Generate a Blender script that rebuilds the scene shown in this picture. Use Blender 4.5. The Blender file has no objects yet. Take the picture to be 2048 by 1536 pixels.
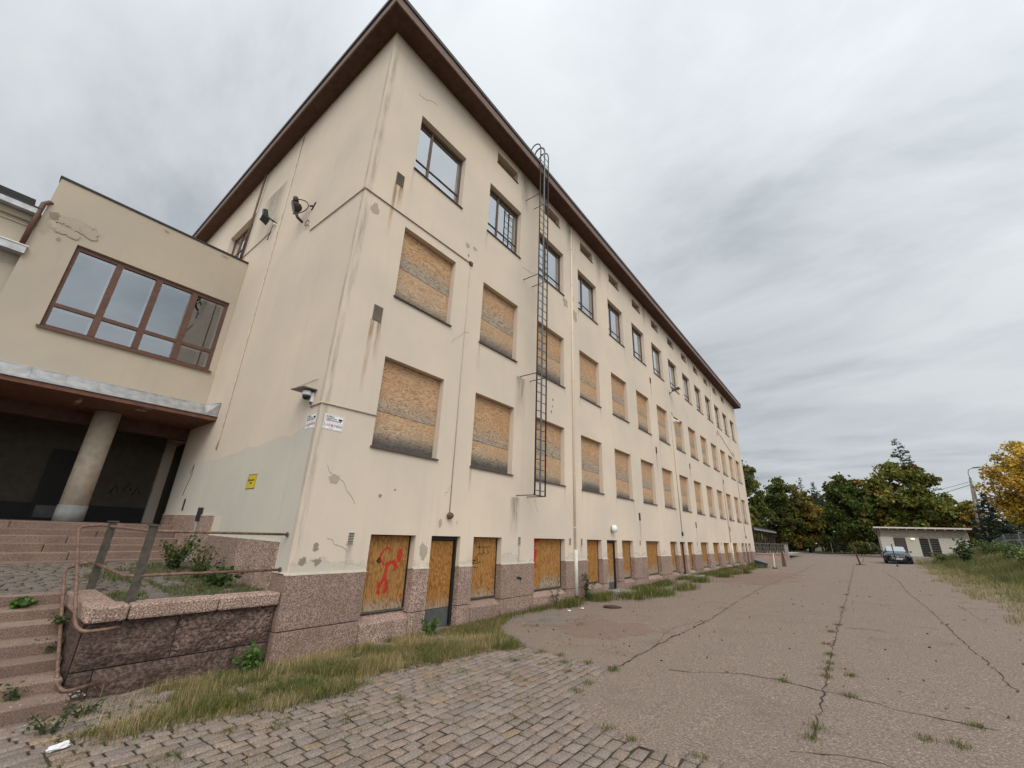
import bpy, bmesh, math, random
import numpy as np
from mathutils import Vector, Matrix, noise as mnoise
R = math.radians
S = bpy.context.scene
COL = S.collection
# ------------------------------------------------------------------ camera
cam = bpy.data.cameras.new('camera'); camo = bpy.data.objects.new('camera', cam); COL.objects.link(camo)
cam.sensor_fit = 'HORIZONTAL'; cam.sensor_width = 36.0; cam.lens = 821.914/2048*36
cam.clip_start = 0.05; cam.clip_end = 4000
yaw, pit, rol = R(-38.81319699), R(19.84117705), R(2.27449872)
fw = Vector((math.sin(yaw)*math.cos(pit), math.cos(yaw)*math.cos(pit), math.sin(pit)))
rt = Vector((math.cos(yaw), -math.sin(yaw), 0)); up = rt.cross(fw)
r2 = rt*math.cos(rol)+up*math.sin(rol); u2 = up*math.cos(rol)-rt*math.sin(rol)
camo.matrix_world = Matrix(((r2.x, u2.x, -fw.x, 7.659), (r2.y, u2.y, -fw.y, -3.673), (r2.z, u2.z, -fw.z, 2.1275), (0, 0, 0, 1)))
S.camera = camo
# ------------------------------------------------------------------ world: overcast sky
SUN_EL, SUN_AZ = 48.0, -38.0      # azimuth measured from +X towards +Y
sd = Vector((math.cos(R(SUN_EL))*math.cos(R(SUN_AZ)), math.cos(R(SUN_EL))*math.sin(R(SUN_AZ)), math.sin(R(SUN_EL))))
W = bpy.data.worlds.new("World"); S.world = W; W.use_nodes = True
nt = W.node_tree; nt.nodes.clear()
def wn(t, **k):
    n = nt.nodes.new(t)
    for a, b in k.items(): setattr(n, a, b)
    return n
def wl(a, b): nt.links.new(a, b)
def wmath(op, a, b=None):
    n = wn('ShaderNodeMath', operation=op)
    for i, v in enumerate((a, b)):
        if v is None: continue
        if isinstance(v, (int, float)): n.inputs[i].default_value = v
        else: wl(v, n.inputs[i])
    return n.outputs[0]
tc = wn('ShaderNodeTexCoord'); sep = wn('ShaderNodeSeparateXYZ'); wl(tc.outputs['Generated'], sep.inputs[0])
zc = wmath('MAXIMUM', sep.outputs[2], 0.0); zd = wmath('ADD', zc, 0.22)
cmb = wn('ShaderNodeCombineXYZ'); wl(wmath('DIVIDE', sep.outputs[0], zd), cmb.inputs[0]); wl(wmath('DIVIDE', sep.outputs[1], zd), cmb.inputs[1])
mp = wn('ShaderNodeMapping'); wl(cmb.outputs[0], mp.inputs[0]); mp.inputs['Rotation'].default_value = (0, 0, R(35)); mp.inputs['Scale'].default_value = (0.9, 1.5, 1)
n1 = wn('ShaderNodeTexNoise'); wl(mp.outputs[0], n1.inputs['Vector']); n1.inputs['Scale'].default_value = 1.25; n1.inputs['Detail'].default_value = 9; n1.inputs['Roughness'].default_value = 0.56; n1.inputs['Distortion'].default_value = 0.35
cr = wn('ShaderNodeValToRGB'); wl(n1.outputs['Fac'], cr.inputs[0])
cr.color_ramp.elements[0].position = 0.30; cr.color_ramp.elements[0].color = (4.5, 4.95, 5.35, 1)
cr.color_ramp.elements[1].position = 0.60; cr.color_ramp.elements[1].color = (7.6, 8.0, 8.2, 1)
e = cr.color_ramp.elements.new(0.45); e.color = (6.4, 6.8, 7.1, 1)
# bright area of cloud in front of the sun (behind the camera)
vd = wn('ShaderNodeVectorMath', operation='DOT_PRODUCT'); wl(tc.outputs['Generated'], vd.inputs[0]); vd.inputs[1].default_value = sd
gl = wmath('POWER', wmath('MAXIMUM', wmath('ADD', wmath('MULTIPLY', vd.outputs['Value'], 0.5), 0.5), 0.0), 3.0)
gain = wmath('ADD', wmath('MULTIPLY', gl, 1.62), 0.82)
sky = wn('ShaderNodeTexSky'); sky.sky_type = 'NISHITA'; sky.sun_disc = False; sky.sun_elevation = R(SUN_EL); sky.sun_rotation = R(90-SUN_AZ)
mx = wn('ShaderNodeMix', data_type='RGBA'); mx.inputs[0].default_value = 0.93
wl(sky.outputs[0], mx.inputs[6]); wl(cr.outputs[0], mx.inputs[7])
vs = wn('ShaderNodeVectorMath', operation='SCALE'); wl(mx.outputs[2], vs.inputs[0]); wl(gain, vs.inputs['Scale'])
bg = wn('ShaderNodeBackground'); wl(vs.outputs[0], bg.inputs[0]); bg.inputs[1].default_value = 0.1
wo = wn('ShaderNodeOutputWorld'); wl(bg.outputs[0], wo.inputs[0])
sl = bpy.data.lights.new('sun', 'SUN'); sl.energy = 1.5; sl.angle = R(35); sl.color = (1, 0.93, 0.82)
so = bpy.data.objects.new('sun', sl); COL.objects.link(so)
so.rotation_euler = (-sd).to_track_quat('-Z', 'Y').to_euler()
S.view_settings.view_transform = 'Standard'; S.view_settings.look = 'None'; S.view_settings.exposure = -0.06; S.view_settings.gamma = 1
# ------------------------------------------------------------------ helpers
rnd = random.Random(7)
def gz(x, y):
    z = 0.047*min(max(x, 0), 14) + 0.0075*min(max(y-3, 0), 90)
    t = min(max((x-12.2)/5.0, 0), 1); f = min(max((62-y)/6.0, 0), 1)*min(max((y+30)/20, 0), 1)
    return z + 1.25*t*t*(3-2*t)*f
def tag(o, label=None, cat=None, group=None, kind=None):
    if label: o['label'] = label
    if cat: o['category'] = cat
    if group: o['group'] = group
    if kind: o['kind'] = kind
    return o
def empty(name, loc=(0, 0, 0), label=None, cat=None, group=None):
    o = bpy.data.objects.new(name, None); COL.objects.link(o); o.location = loc; o.empty_display_size = 0.2
    return tag(o, label, cat, group)
class MB:
    def __init__(s): s.v = []; s.f = []; s.uv = {}; s.c = []
    def quad(s, a, b, c, d, uv=None):
        n = len(s.v); s.v += [tuple(a), tuple(b), tuple(c), tuple(d)]
        if uv: s.uv[len(s.f)] = uv
        s.f.append((n, n+1, n+2, n+3))
    def poly(s, pts):
        n = len(s.v); s.v += [tuple(p) for p in pts]; s.f.append(tuple(range(n, n+len(pts))))
    def box(s, x0, x1, y0, y1, z0, z1):
        n = len(s.v)
        s.v += [(x0, y0, z0), (x1, y0, z0), (x1, y1, z0), (x0, y1, z0), (x0, y0, z1), (x1, y0, z1), (x1, y1, z1), (x0, y1, z1)]
        for q in ((0, 3, 2, 1), (4, 5, 6, 7), (0, 1, 5, 4), (1, 2, 6, 5), (2, 3, 7, 6), (3, 0, 4, 7)): s.f.append(tuple(n+i for i in q))
        return s
    def hexa(s, p):   # 8 points bottom 4, top 4
        n = len(s.v); s.v += [tuple(q) for q in p]
        for q in ((0, 3, 2, 1), (4, 5, 6, 7), (0, 1, 5, 4), (1, 2, 6, 5), (2, 3, 7, 6), (3, 0, 4, 7)): s.f.append(tuple(n+i for i in q))
        return s
    def tube(s, pts, r, seg=8, cap=True):
        pts = [Vector(p) for p in pts]; rs = r if isinstance(r, (list, tuple)) else [r]*len(pts)
        rings = []; prev = None
        for i, p in enumerate(pts):
            a = pts[max(i-1, 0)]; b = pts[min(i+1, len(pts)-1)]; t = (b-a).normalized()
            if prev is None:
                h = Vector((0, 0, 1)) if abs(t.z) < .9 else Vector((1, 0, 0)); x = t.cross(h).normalized()
            else:
                x = (prev - t*prev.dot(t)).normalized()
            prev = x; y = t.cross(x); n = len(s.v)
            for k in range(seg):
                an = 2*math.pi*k/seg; s.v.append(tuple(p + (x*math.cos(an)+y*math.sin(an))*rs[i]))
            rings.append(n)
        for a, b in zip(rings, rings[1:]):
            for k in range(seg): s.f.append((a+k, a+(k+1) % seg, b+(k+1) % seg, b+k))
        if cap:
            s.f.append(tuple(rings[0]+k for k in range(seg))[::-1]); s.f.append(tuple(rings[-1]+k for k in range(seg)))
        return s
    def lathe(s, prof, org=(0, 0, 0), axis='z', seg=20):
        n0 = len(s.v)
        for (r, h) in prof:
            for k in range(seg):
                a = 2*math.pi*k/seg; c = (r*math.cos(a), r*math.sin(a), h)
                if axis == 'x': c = (h, c[0], c[1])
                if axis == 'y': c = (c[0], h, c[1])
                s.v.append((org[0]+c[0], org[1]+c[1], org[2]+c[2]))
        for i in range(len(prof)-1):
            for k in range(seg):
                a = n0+i*seg; b = a+seg; s.f.append((a+k, a+(k+1) % seg, b+(k+1) % seg, b+k))
        s.f.append(tuple(n0+k for k in range(seg))[::-1]); m = n0+(len(prof)-1)*seg; s.f.append(tuple(m+k for k in range(seg)))
        return s
    def build(s, name, m, parent=None, loc=None, smooth=False, bevel=0, merge=False):
        me = bpy.data.meshes.new(name); me.from_pydata(s.v, [], s.f)
        if s.uv:
            ul = me.uv_layers.new(name='UVMap')
            for pi, uv in s.uv.items():
                for li, c in zip(me.polygons[pi].loop_indices, uv): ul.data[li].uv = c
        if merge:
            bm = bmesh.new(); bm.from_mesh(me); bmesh.ops.remove_doubles(bm, verts=bm.verts, dist=1e-4); bm.to_mesh(me); bm.free()
        if m: me.materials.append(m)
        if smooth:
            for p in me.polygons: p.use_smooth = True
        o = bpy.data.objects.new(name, me); COL.objects.link(o)
        if parent: o.parent = parent
        if loc: o.location = loc
        if bevel:
            b = o.modifiers.new('bevel', 'BEVEL'); b.width = bevel; b.segments = 2; b.limit_method = 'ANGLE'; b.angle_limit = R(40)
        return o
def dup(o, parent=None, loc=None):
    c = o.copy(); COL.objects.link(c)
    if parent: c.parent = parent; c.matrix_parent_inverse = o.matrix_parent_inverse.copy()
    if loc is not None: c.location = loc
    for ch in list(o.children): dup(ch, c)
    return c
# ------------------------------------------------------------------ materials
class NT:
    def __init__(s, m): s.t = m.node_tree; s.t.nodes.clear()
    def n(s, t, **k):
        q = s.t.nodes.new(t)
        for a, b in k.items(): setattr(q, a, b)
        return q
    def l(s, a, b): s.t.links.new(a, b)
    def put(s, sock, v):
        if v is None: return
        if hasattr(v, 'is_output'): s.l(v, sock)
        elif isinstance(v, (tuple, list)): sock.default_value = tuple(v)+((1,) if len(v) == 3 and sock.type == 'RGBA' else ())
        else: sock.default_value = v
    def coord(s, kind='Object', scale=(1, 1, 1), loc=None, rot=None):
        c = s.n('ShaderNodeTexCoord').outputs[kind]
        m = s.n('ShaderNodeMapping'); s.l(c, m.inputs[0]); m.inputs['Scale'].default_value = scale
        if loc: m.inputs['Location'].default_value = loc
        if rot: m.inputs['Rotation'].default_value = rot
        return m.outputs[0]
    def noise(s, vec, scale, detail=4, rough=.55, dist=0, w=None):
        q = s.n('ShaderNodeTexNoise'); s.l(vec, q.inputs['Vector'])
        if w is not None: q.noise_dimensions = '4D'; s.put(q.inputs['W'], w)
        q.inputs['Scale'].default_value = scale; q.inputs['Detail'].default_value = detail; q.inputs['Roughness'].default_value = rough; q.inputs['Distortion'].default_value = dist
        return q.outputs['Fac']
    def vor(s, vec, scale, feature='F1', out='Distance'):
        q = s.n('ShaderNodeTexVoronoi', feature=feature); s.l(vec, q.inputs['Vector']); q.inputs['Scale'].default_value = scale
        return q.outputs[out]
    def ramp(s, f, stops):
        q = s.n('ShaderNodeValToRGB'); s.put(q.inputs[0], f); e = q.color_ramp.elements
        while len(e) < len(stops): e.new(.5)
        for i, (p, c) in enumerate(stops):
            e[i].position = p; e[i].color = (c, c, c, 1) if isinstance(c, (int, float)) else tuple(c)+(1,)
        return q.outputs[0]
    def mix(s, f, a, b, mode='MIX'):
        q = s.n('ShaderNodeMix', data_type='RGBA', blend_type=mode); s.put(q.inputs[0], f); s.put(q.inputs[6], a); s.put(q.inputs[7], b); return q.outputs[2]
    def m(s, op, a, b=None, c=None):
        q = s.n('ShaderNodeMath', operation=op)
        for i, v in enumerate((a, b, c)): s.put(q.inputs[i], v)
        return q.outputs[0]
    def sep(s, v):
        q = s.n('ShaderNodeSeparateXYZ'); s.l(v, q.inputs[0]); return q.outputs
    def rand(s): return s.n('ShaderNodeObjectInfo').outputs['Random']
    def bump(s, h, strength=.3, dist=.01, nrm=None):
        q = s.n('ShaderNodeBump'); s.put(q.inputs['Height'], h); q.inputs['Strength'].default_value = strength; q.inputs['Distance'].default_value = dist
        if nrm: s.l(nrm, q.inputs['Normal'])
        return q.outputs[0]
    def out(s, color, rough=.85, normal=None, metal=0, spec=.3, alpha=None, extra=None):
        p = s.n('ShaderNodeBsdfPrincipled'); s.put(p.inputs['Base Color'], color); s.put(p.inputs['Roughness'], rough); s.put(p.inputs['Metallic'], metal)
        p.inputs['Specular IOR Level'].default_value = spec
        if normal: s.l(normal, p.inputs['Normal'])
        if alpha is not None: s.put(p.inputs['Alpha'], alpha)
        o = s.n('ShaderNodeOutputMaterial'); s.l(p.outputs[0], o.inputs[0]); return p
def newmat(name):
    m = bpy.data.materials.new(name); m.use_nodes = True; return m, NT(m)
M = {}
def simple(name, col, rough=.7, metal=0, var=.15, scale=6, spec=.3, bump=0):
    m, t = newmat(name); c = t.coord(); n = t.noise(c, scale, 5)
    dark = tuple(x*(1-var) for x in col); lite = tuple(min(1, x*(1+var)) for x in col)
    nn = t.bump(t.noise(c, scale*6, 4), bump, .01) if bump else None
    t.out(t.ramp(n, [(.3, dark), (.7, lite)]), rough, nn, metal, spec); M[name] = m; return m
def plaster(name, col, warm=True):
    m, t = newmat(name); c = t.coord()
    big = t.noise(c, .35, 4, .6); mid = t.noise(c, 1.7, 6, .65); fine = t.noise(c, 55, 3, .7)
    strk = t.noise(t.coord(scale=(3, 3, .18)), 1.2, 5, .6)
    k = tuple(col)
    base = t.mix(t.ramp(big, [(.35, 0), (.7, 1)]), tuple(x*f for x, f in zip(k, (.88, .895, .92))), tuple(min(.9, x*f) for x, f in zip(k, (1.05, 1.04, 1.02))))
    base = t.mix(t.ramp(mid, [(.55, 0), (.8, .22)]), base, tuple(x*f for x, f in zip(k, (.84, .84, .84))))
    base = t.mix(t.ramp(strk, [(.56, 0), (.78, .4)]), base, tuple(x*f for x, f in zip(k, (.78, .79, .80))))
    base = t.mix(t.ramp(fine, [(.35, .16), (.65, 0)]), base, tuple(x*.7 for x in k))
    h = t.m('ADD', t.m('MULTIPLY', fine, .7), t.m('MULTIPLY', t.noise(c, 9, 4), .6))
    t.out(base, .92, t.bump(h, .35, .008), spec=.15); M[name] = m
    return m
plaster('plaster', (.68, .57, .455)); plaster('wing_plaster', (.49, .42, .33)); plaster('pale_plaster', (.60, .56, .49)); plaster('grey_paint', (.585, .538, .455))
def granite(name, a, b, c_, sc=55, bmp=.8, rough=.85, rockface=False):
    m, t = newmat(name); c = t.coord()
    n = t.noise(c, sc, 3, .6); n2 = t.noise(c, 2.2, 5, .6); v = t.vor(c, sc*1.3)
    col = t.ramp(n, [(.33, c_), (.47, a), (.60, b), (.74, tuple(min(1, x*1.45) for x in b))])
    col = t.mix(t.ramp(n2, [(.4, 0), (.75, .55)]), col, tuple(x*.55 for x in a))
    col = t.mix(t.m('MULTIPLY', t.rand(), .55), col, tuple(x*.62 for x in a))
    h = t.m('ADD', n, t.m('MULTIPLY', v, .6))
    if rockface: h = t.m('ADD', t.m('MULTIPLY', t.noise(t.coord(scale=(1, 1, 2.2)), 7, 7, .68), 3), t.m('MULTIPLY', h, .4))
    t.out(col, rough, t.bump(h, bmp, .02 if not rockface else .05), spec=.25); M[name] = m
granite('granite', (.33, .215, .17), (.62, .46, .385), (.085, .05, .037), 46)
granite('granite_step', (.27, .185, .148), (.40, .285, .23), (.12, .08, .062), 75, .5)
granite('granite_rough', (.19, .125, .10), (.34, .235, .19), (.06, .042, .034), 24, 1.0, .8, True)
granite('granite_sill', (.36, .26, .22), (.50, .38, .33), (.15, .1, .09), 70, .4)
# plywood: grain contour lines, greyed and mouldy towards the lower edge of each sheet
def plywood(name, vertical, light, dark, weather):
    m, t = newmat(name); w = t.m('MULTIPLY', t.rand(), 40)
    sc = (1, 3.2, .75) if vertical else (1, .8, 3.4)
    c = t.coord(scale=sc)
    lo = t.noise(c, 1.15 if not vertical else 1.5, 3.5, .5, .6, w)
    ring = t.m('FRACT', t.m('MULTIPLY', lo, 17 if not vertical else 13))
    ring = t.ramp(ring, [(0, 1), (.2, .7), (.42, .1), (.8, 0), (1, .9)])
    fine = t.noise(t.coord(scale=(1, 26, 2.2) if vertical else (1, 2.2, 26)), 6, 3, .6)
    big = t.noise(t.coord(), 1.6, 4, .6, 0, w)
    base = t.mix(t.ramp(big, [(.3, 0), (.7, 1)]), light, tuple(x*f for x, f in zip(light, (.78, .68, .55))))
    base = t.mix(t.m('MULTIPLY', t.m('FRACT', t.m('MULTIPLY', t.rand(), 7.7)), .75), base, tuple(x*f for x, f in zip(light, (.85, .9, 1.0))))
    base = t.mix(t.m('MULTIPLY', ring, t.ramp(big, [(.3, .95), (.75, .55)])), base, dark)
    base = t.mix(t.ramp(fine, [(.42, .35), (.62, 0)]), base, tuple(x*.6 for x in dark))
    knot = t.vor(t.coord(scale=(1, 1.5, 1.5)), 4)
    base = t.mix(t.ramp(knot, [(.03, .8), (.07, 0)]), base, (.07, .035, .015))
    uv = t.sep(t.coord('UV')); r2_ = t.m('FRACT', t.m('MULTIPLY', t.rand(), 17.3)); v = t.m('ADD', t.m('ADD', uv[1], t.m('MULTIPLY', t.m('SUBTRACT', r2_, .35), .30)), t.m('MULTIPLY', t.m('SUBTRACT', t.noise(t.coord(scale=(1, 1.3, .6)), 2.2, 5, .65, 0, w), .5), weather[2]))
    grey = t.mix(ring, (.36, .30, .22) if vertical else (.37, .325, .265), (.15, .12, .09))
    base = t.mix(t.ramp(v, [(weather[0]*.15, .85), (weather[0], 0)]), base, grey)
    if weather[1] > 0: base = t.mix(t.ramp(v, [(weather[1]*.1, .85), (weather[1]*.5, .5), (weather[1], 0)]), base, (.055, .05, .048))
    t.out(base, .75, t.bump(t.m('ADD', ring, fine), .25, .004), spec=.2); M[name] = m
plywood('plywood', False, (.67, .46, .275), (.30, .13, .055), (.50, .0, .42))
plywood('plywood_low', False, (.67, .49, .31), (.35, .17, .08), (.72, .42, .36))
plywood('plywood_gold', True, (.52, .265, .08), (.15, .056, .016), (.22, .0, .25))
simple('brown_paint', (.115, .058, .04), .55, var=.2); simple('soffit_paint', (.088, .044, .03), .75, var=.25); simple('fascia_paint', (.18, .112, .085), .6, var=.15)
simple('canopy_paint', (.15, .07, .044), .7, var=.25); simple('dark_metal', (.03, .028, .028), .5, var=.2); simple('roof_metal', (.05, .045, .045), .5)
simple('sill_metal', (.085, .06, .052), .5, var=.25); simple('black_frame', (.018, .018, .018), .5); simple('window_frame', (.12, .075, .055), .55)
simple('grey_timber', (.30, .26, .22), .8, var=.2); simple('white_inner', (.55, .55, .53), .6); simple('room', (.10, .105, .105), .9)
simple('curtain', (.60, .62, .64), .9, var=.3, scale=3); simple('rust_metal', (.12, .075, .05), .75, var=.4, scale=14); simple('grey_steel', (.085, .10, .115), .55, .2)
simple('zinc', (.40, .40, .40), .42, .55, var=.22, scale=5, bump=.25); simple('white_paint', (.68, .67, .64), .5); simple('white_pipe', (.60, .56, .49), .5)
simple('concrete', (.32, .30, .28), .9, bump=.3); simple('post_timber', (.075, .064, .052), .85, var=.35, scale=12); simple('bare_plaster', (.36, .315, .26), .95, var=.3, scale=9, bump=.4)
simple('dark_box', (.035, .035, .035), .8, bump=.2); simple('green_lamp', (.035, .05, .042), .35, .2); simple('lamp_iron', (.05, .035, .03), .6, .2); simple('conduit', (.12, .085, .06), .6, var=.3)
simple('pale_cable', (.50, .42, .33), .6); simple('sign_white', (.78, .78, .78), .4, var=.03); simple('sign_black', (.02, .02, .02), .5); simple('sign_red', (.45, .06, .06), .5); simple('sign_dark', (.11, .09, .10), .5)
simple('sign_yellow', (.62, .47, .04), .45, var=.06); simple('plastic_white', (.75, .76, .77), .3, var=.03); simple('plastic_black', (.015, .015, .017), .3); simple('shelf_metal', (.16, .14, .13), .5, .3)
simple('tar', (.042, .034, .027), .95, var=.3, scale=20); simple('bark', (.055, .042, .033), .95, var=.4, scale=8, bump=.5); simple('pole_wood', (.16, .14, .12), .9, var=.3)
simple('door_dark', (.012, .011, .010), .5); simple('kick_plate', (.11, .115, .11), .55, .3, var=.25, scale=5); simple('portico_wall', (.10, .085, .065), .9); simple('portico_base', (.03, .03, .03), .8)  # portico_wall: shade of the deep recess is put into the wall colour
simple('column_paint', (.50, .43, .34), .9, bump=.2); simple('column_base', (.24, .245, .24), .8, bump=.2)
simple('paper', (.75, .75, .74), .8, var=.1); simple('bin_plastic', (.045, .055, .065), .45); simple('bin_lid', (.15, .165, .18), .3)
simple('car_paint', (.05, .056, .06), .22, .8, var=.04, spec=.6); simple('tyre', (.015, .015, .015), .8); simple('rim', (.35, .36, .37), .3, .8); simple('chrome', (.55, .56, .57), .15, 1.0); simple('plate', (.45, .45, .47), .4)
simple('shed_board', (.56, .535, .45), .75, var=.08); simple('shed_timber', (.31, .275, .225), .85, var=.2, scale=4); simple('shed_door', (.085, .06, .052), .7); simple('shed_fascia', (.62, .58, .52), .6)
simple('rust_red', (.085, .038, .026), .85, var=.4, scale=10); simple('green_post', (.12, .14, .12), .7); simple('fence_steel', (.33, .34, .34), .5, .4); simple('peel_light', (.60, .54, .44), .9)
simple('weather_board', (.10, .09, .075), .85, var=.3)
def glass(name, tint, base, refl):
    m, t = newmat(name); c = t.coord()
    f = t.n('ShaderNodeFresnel'); f.inputs[0].default_value = 1.55
    fac = t.m('MINIMUM', t.m('ADD', t.m('MULTIPLY', f.outputs[0], 1.3), refl), .9)
    wob = t.bump(t.noise(c, 1.3, 2), .06, .02)
    g = t.n('ShaderNodeBsdfGlossy'); g.inputs['Roughness'].default_value = .015; g.inputs['Color'].default_value = (*tint, 1); t.l(wob, g.inputs['Normal'])
    tr = t.n('ShaderNodeBsdfTransparent'); tr.inputs[0].default_value = (*base, 1)
    mxs = t.n('ShaderNodeMixShader'); t.l(fac, mxs.inputs[0]); t.l(tr.outputs[0], mxs.inputs[1]); t.l(g.outputs[0], mxs.inputs[2])
    o = t.n('ShaderNodeOutputMaterial'); t.l(mxs.outputs[0], o.inputs[0]); M[name] = m
glass('glass', (.95, .98, 1), (.8, .84, .84), .34); glass('wing_glass', (.92, .96, 1), (.7, .74, .72), .20); glass('car_glass', (.9, .97, 1), (.25, .28, .28), .5)
m, t = newmat('lamp_glow'); p = t.out((.8, .75, .6), .5); p.inputs['Emission Color'].default_value = (1, .85, .55, 1); p.inputs['Emission Strength'].default_value = .9; M['lamp_glow'] = m
m, t = newmat('headlight_glass'); t.out((.55, .6, .62), .12, metal=.6, spec=.6); M['headlight_glass'] = m
# decals: stains, peeling, spray paint with their own outline
def decal(name, col, alpha, kind, sc=3.0):
    m, t = newmat(name); uv = t.coord('UV'); s = t.sep(uv)
    if kind == 'streak':
        n = t.noise(t.coord(scale=(5, 5, .55)), sc, 5, .6)
        u = t.m('SUBTRACT', 1.0, t.m('ABSOLUTE', t.m('SUBTRACT', t.m('MULTIPLY', s[0], 2), 1)))
        fade = t.m('MULTIPLY', t.ramp(u, [(0, 0), (.6, 1)]), t.ramp(s[1], [(0, 0), (.45, .45), (1, 1)]))
        a = t.m('MULTIPLY', t.m('MULTIPLY', fade, t.ramp(n, [(.33, .1), (.62, 1)])), alpha)
    elif kind == 'rim':
        n = t.noise(t.coord(scale=(5, 5, .5)), sc, 6, .65)
        u = t.m('SUBTRACT', 1.0, t.m('ABSOLUTE', t.m('SUBTRACT', t.m('MULTIPLY', s[0], 2), 1)))
        fade = t.m('MULTIPLY', t.ramp(u, [(0, 0), (.9, 1)]), t.ramp(s[1], [(0, 0), (.12, 1), (.9, 1), (1, .3)]))
        a = t.m('MULTIPLY', t.m('MULTIPLY', fade, t.ramp(n, [(.38, 0), (.68, 1)])), alpha)
    elif kind == 'blotch':
        r = t.m('ADD', t.m('POWER', t.m('SUBTRACT', s[0], .5), 2), t.m('POWER', t.m('SUBTRACT', s[1], .5), 2))
        d = t.m('ADD', t.m('SQRT', r), t.m('MULTIPLY', t.m('SUBTRACT', t.noise(t.coord(), sc, 6, .7), .5), 1.15))
        a = t.m('MULTIPLY', t.ramp(d, [(.30, 1), (.345, 0)]), alpha)
    else:
        a = t.m('MULTIPLY', t.ramp(t.noise(t.coord(), sc, 4, .6), [(.3, .35), (.55, 1)]), alpha)
    t.out(col, .9, spec=.1, alpha=a); M[name] = m
decal('rust_stain', (.36, .18, .055), .62, 'streak'); decal('grey_stain', (.24, .22, .185), .55, 'streak'); decal('corner_dirt', (.30, .28, .225), .42, 'rim', 2.2)
decal('peel', (.43, .365, .295), .92, 'blotch', 4.5); decal('peel_dark', (.30, .25, .20), .7, 'blotch', 9.0); decal('spray_red', (.52, .045, .03), .8, 'spray', 14); decal('spray_black', (.02, .018, .016), .8, 'spray', 14); decal('damp', (.42, .37, .30), .22, 'blotch', 2.0)
decal('moss', (.05, .06, .022), .9, 'blotch', 7.0); decal('pale_dirt', (.30, .27, .24), .5, 'blotch', 2.0)
decal('wet_patch', (.16, .14, .12), .28, 'blotch', 1.2); decal('pink_patch', (.34, .22, .185), .35, 'blotch', 1.0)
LIFT = [0.0]
def lift(): LIFT[0] += .00004; return LIFT[0]
def fac_quad(y0, y1, z0, z1, x=.0035):  # decal on the long facade
    x += lift(); b = MB(); b.quad((x, y0, z0), (x, y1, z0), (x, y1, z1), (x, y0, z1), [(0, 0), (1, 0), (1, 1), (0, 1)]); return b
def gab_quad(x0, x1, z0, z1, y=-.0035):
    y -= lift(); b = MB(); b.quad((x0, y, z0), (x1, y, z0), (x1, y, z1), (x0, y, z1), [(0, 0), (1, 0), (1, 1), (0, 1)]); return b
# ground materials
m, t = newmat('asphalt'); c = t.coord()
n = t.noise(c, 40, 3, .8); big = t.noise(c, .22, 5, .6); mid = t.noise(c, 1.3, 5, .65); v = t.vor(c, 62)
col = t.ramp(n, [(.30, (.085, .064, .053)), (.43, (.18, .137, .111)), (.57, (.265, .204, .167)), (.69, (.50, .41, .345))])
col = t.mix(t.ramp(big, [(.35, 0), (.7, .35)]), col, t.mix(n, (.14, .108, .088), (.28, .21, .17)))
col = t.mix(t.ramp(mid, [(.54, 0), (.75, .45)]), col, (.13, .105, .09))
t.out(col, .92, t.bump(t.m('ADD', n, t.m('MULTIPLY', v, .5)), .8, .012), spec=.2); M['asphalt'] = m
m, t = newmat('soil'); c = t.coord(); n = t.noise(c, 5, 6, .65)
t.out(t.ramp(n, [(.3, (.05, .04, .028)), (.5, (.10, .085, .055)), (.7, (.10, .11, .04))]), .95, t.bump(n, .8, .03), spec=.1); M['soil'] = m
m, t = newmat('mortar'); c = t.coord(); n = t.noise(c, 9, 5, .65)
t.out(t.ramp(n, [(.35, (.035, .028, .02)), (.55, (.06, .05, .034)), (.7, (.06, .065, .025))]), .95, t.bump(n, .6, .02), spec=.1); M['mortar'] = m
m, t = newmat('sett'); c = t.coord(); at = t.n('ShaderNodeAttribute', attribute_name='Col')
n = t.noise(c, 60, 4, .65); v = t.ramp(n, [(.3, .55), (.5, 1), (.72, 1.55)])
col = t.mix(1.0, at.outputs['Color'], v, 'MULTIPLY')
t.out(col, .88, t.bump(t.m('ADD', n, t.noise(c, 14, 4)), .55, .015), spec=.25); M['sett'] = m
def leafmat(name, trans=.25, rough=.6):
    m, t = newmat(name); at = t.n('ShaderNodeAttribute', attribute_name='Col')
    p = t.n('ShaderNodeBsdfPrincipled'); t.l(at.outputs['Color'], p.inputs['Base Color']); p.inputs['Roughness'].default_value = rough; p.inputs['Specular IOR Level'].default_value = .25
    tl = t.n('ShaderNodeBsdfTranslucent'); t.l(at.outputs['Color'], tl.inputs[0])
    ms = t.n('ShaderNodeMixShader'); ms.inputs[0].default_value = trans; t.l(p.outputs[0], ms.inputs[1]); t.l(tl.outputs[0], ms.inputs[2])
    o = t.n('ShaderNodeOutputMaterial'); t.l(ms.outputs[0], o.inputs[0]); M[name] = m
leafmat('leaf'); leafmat('grass_blade', .3, .7)
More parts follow.
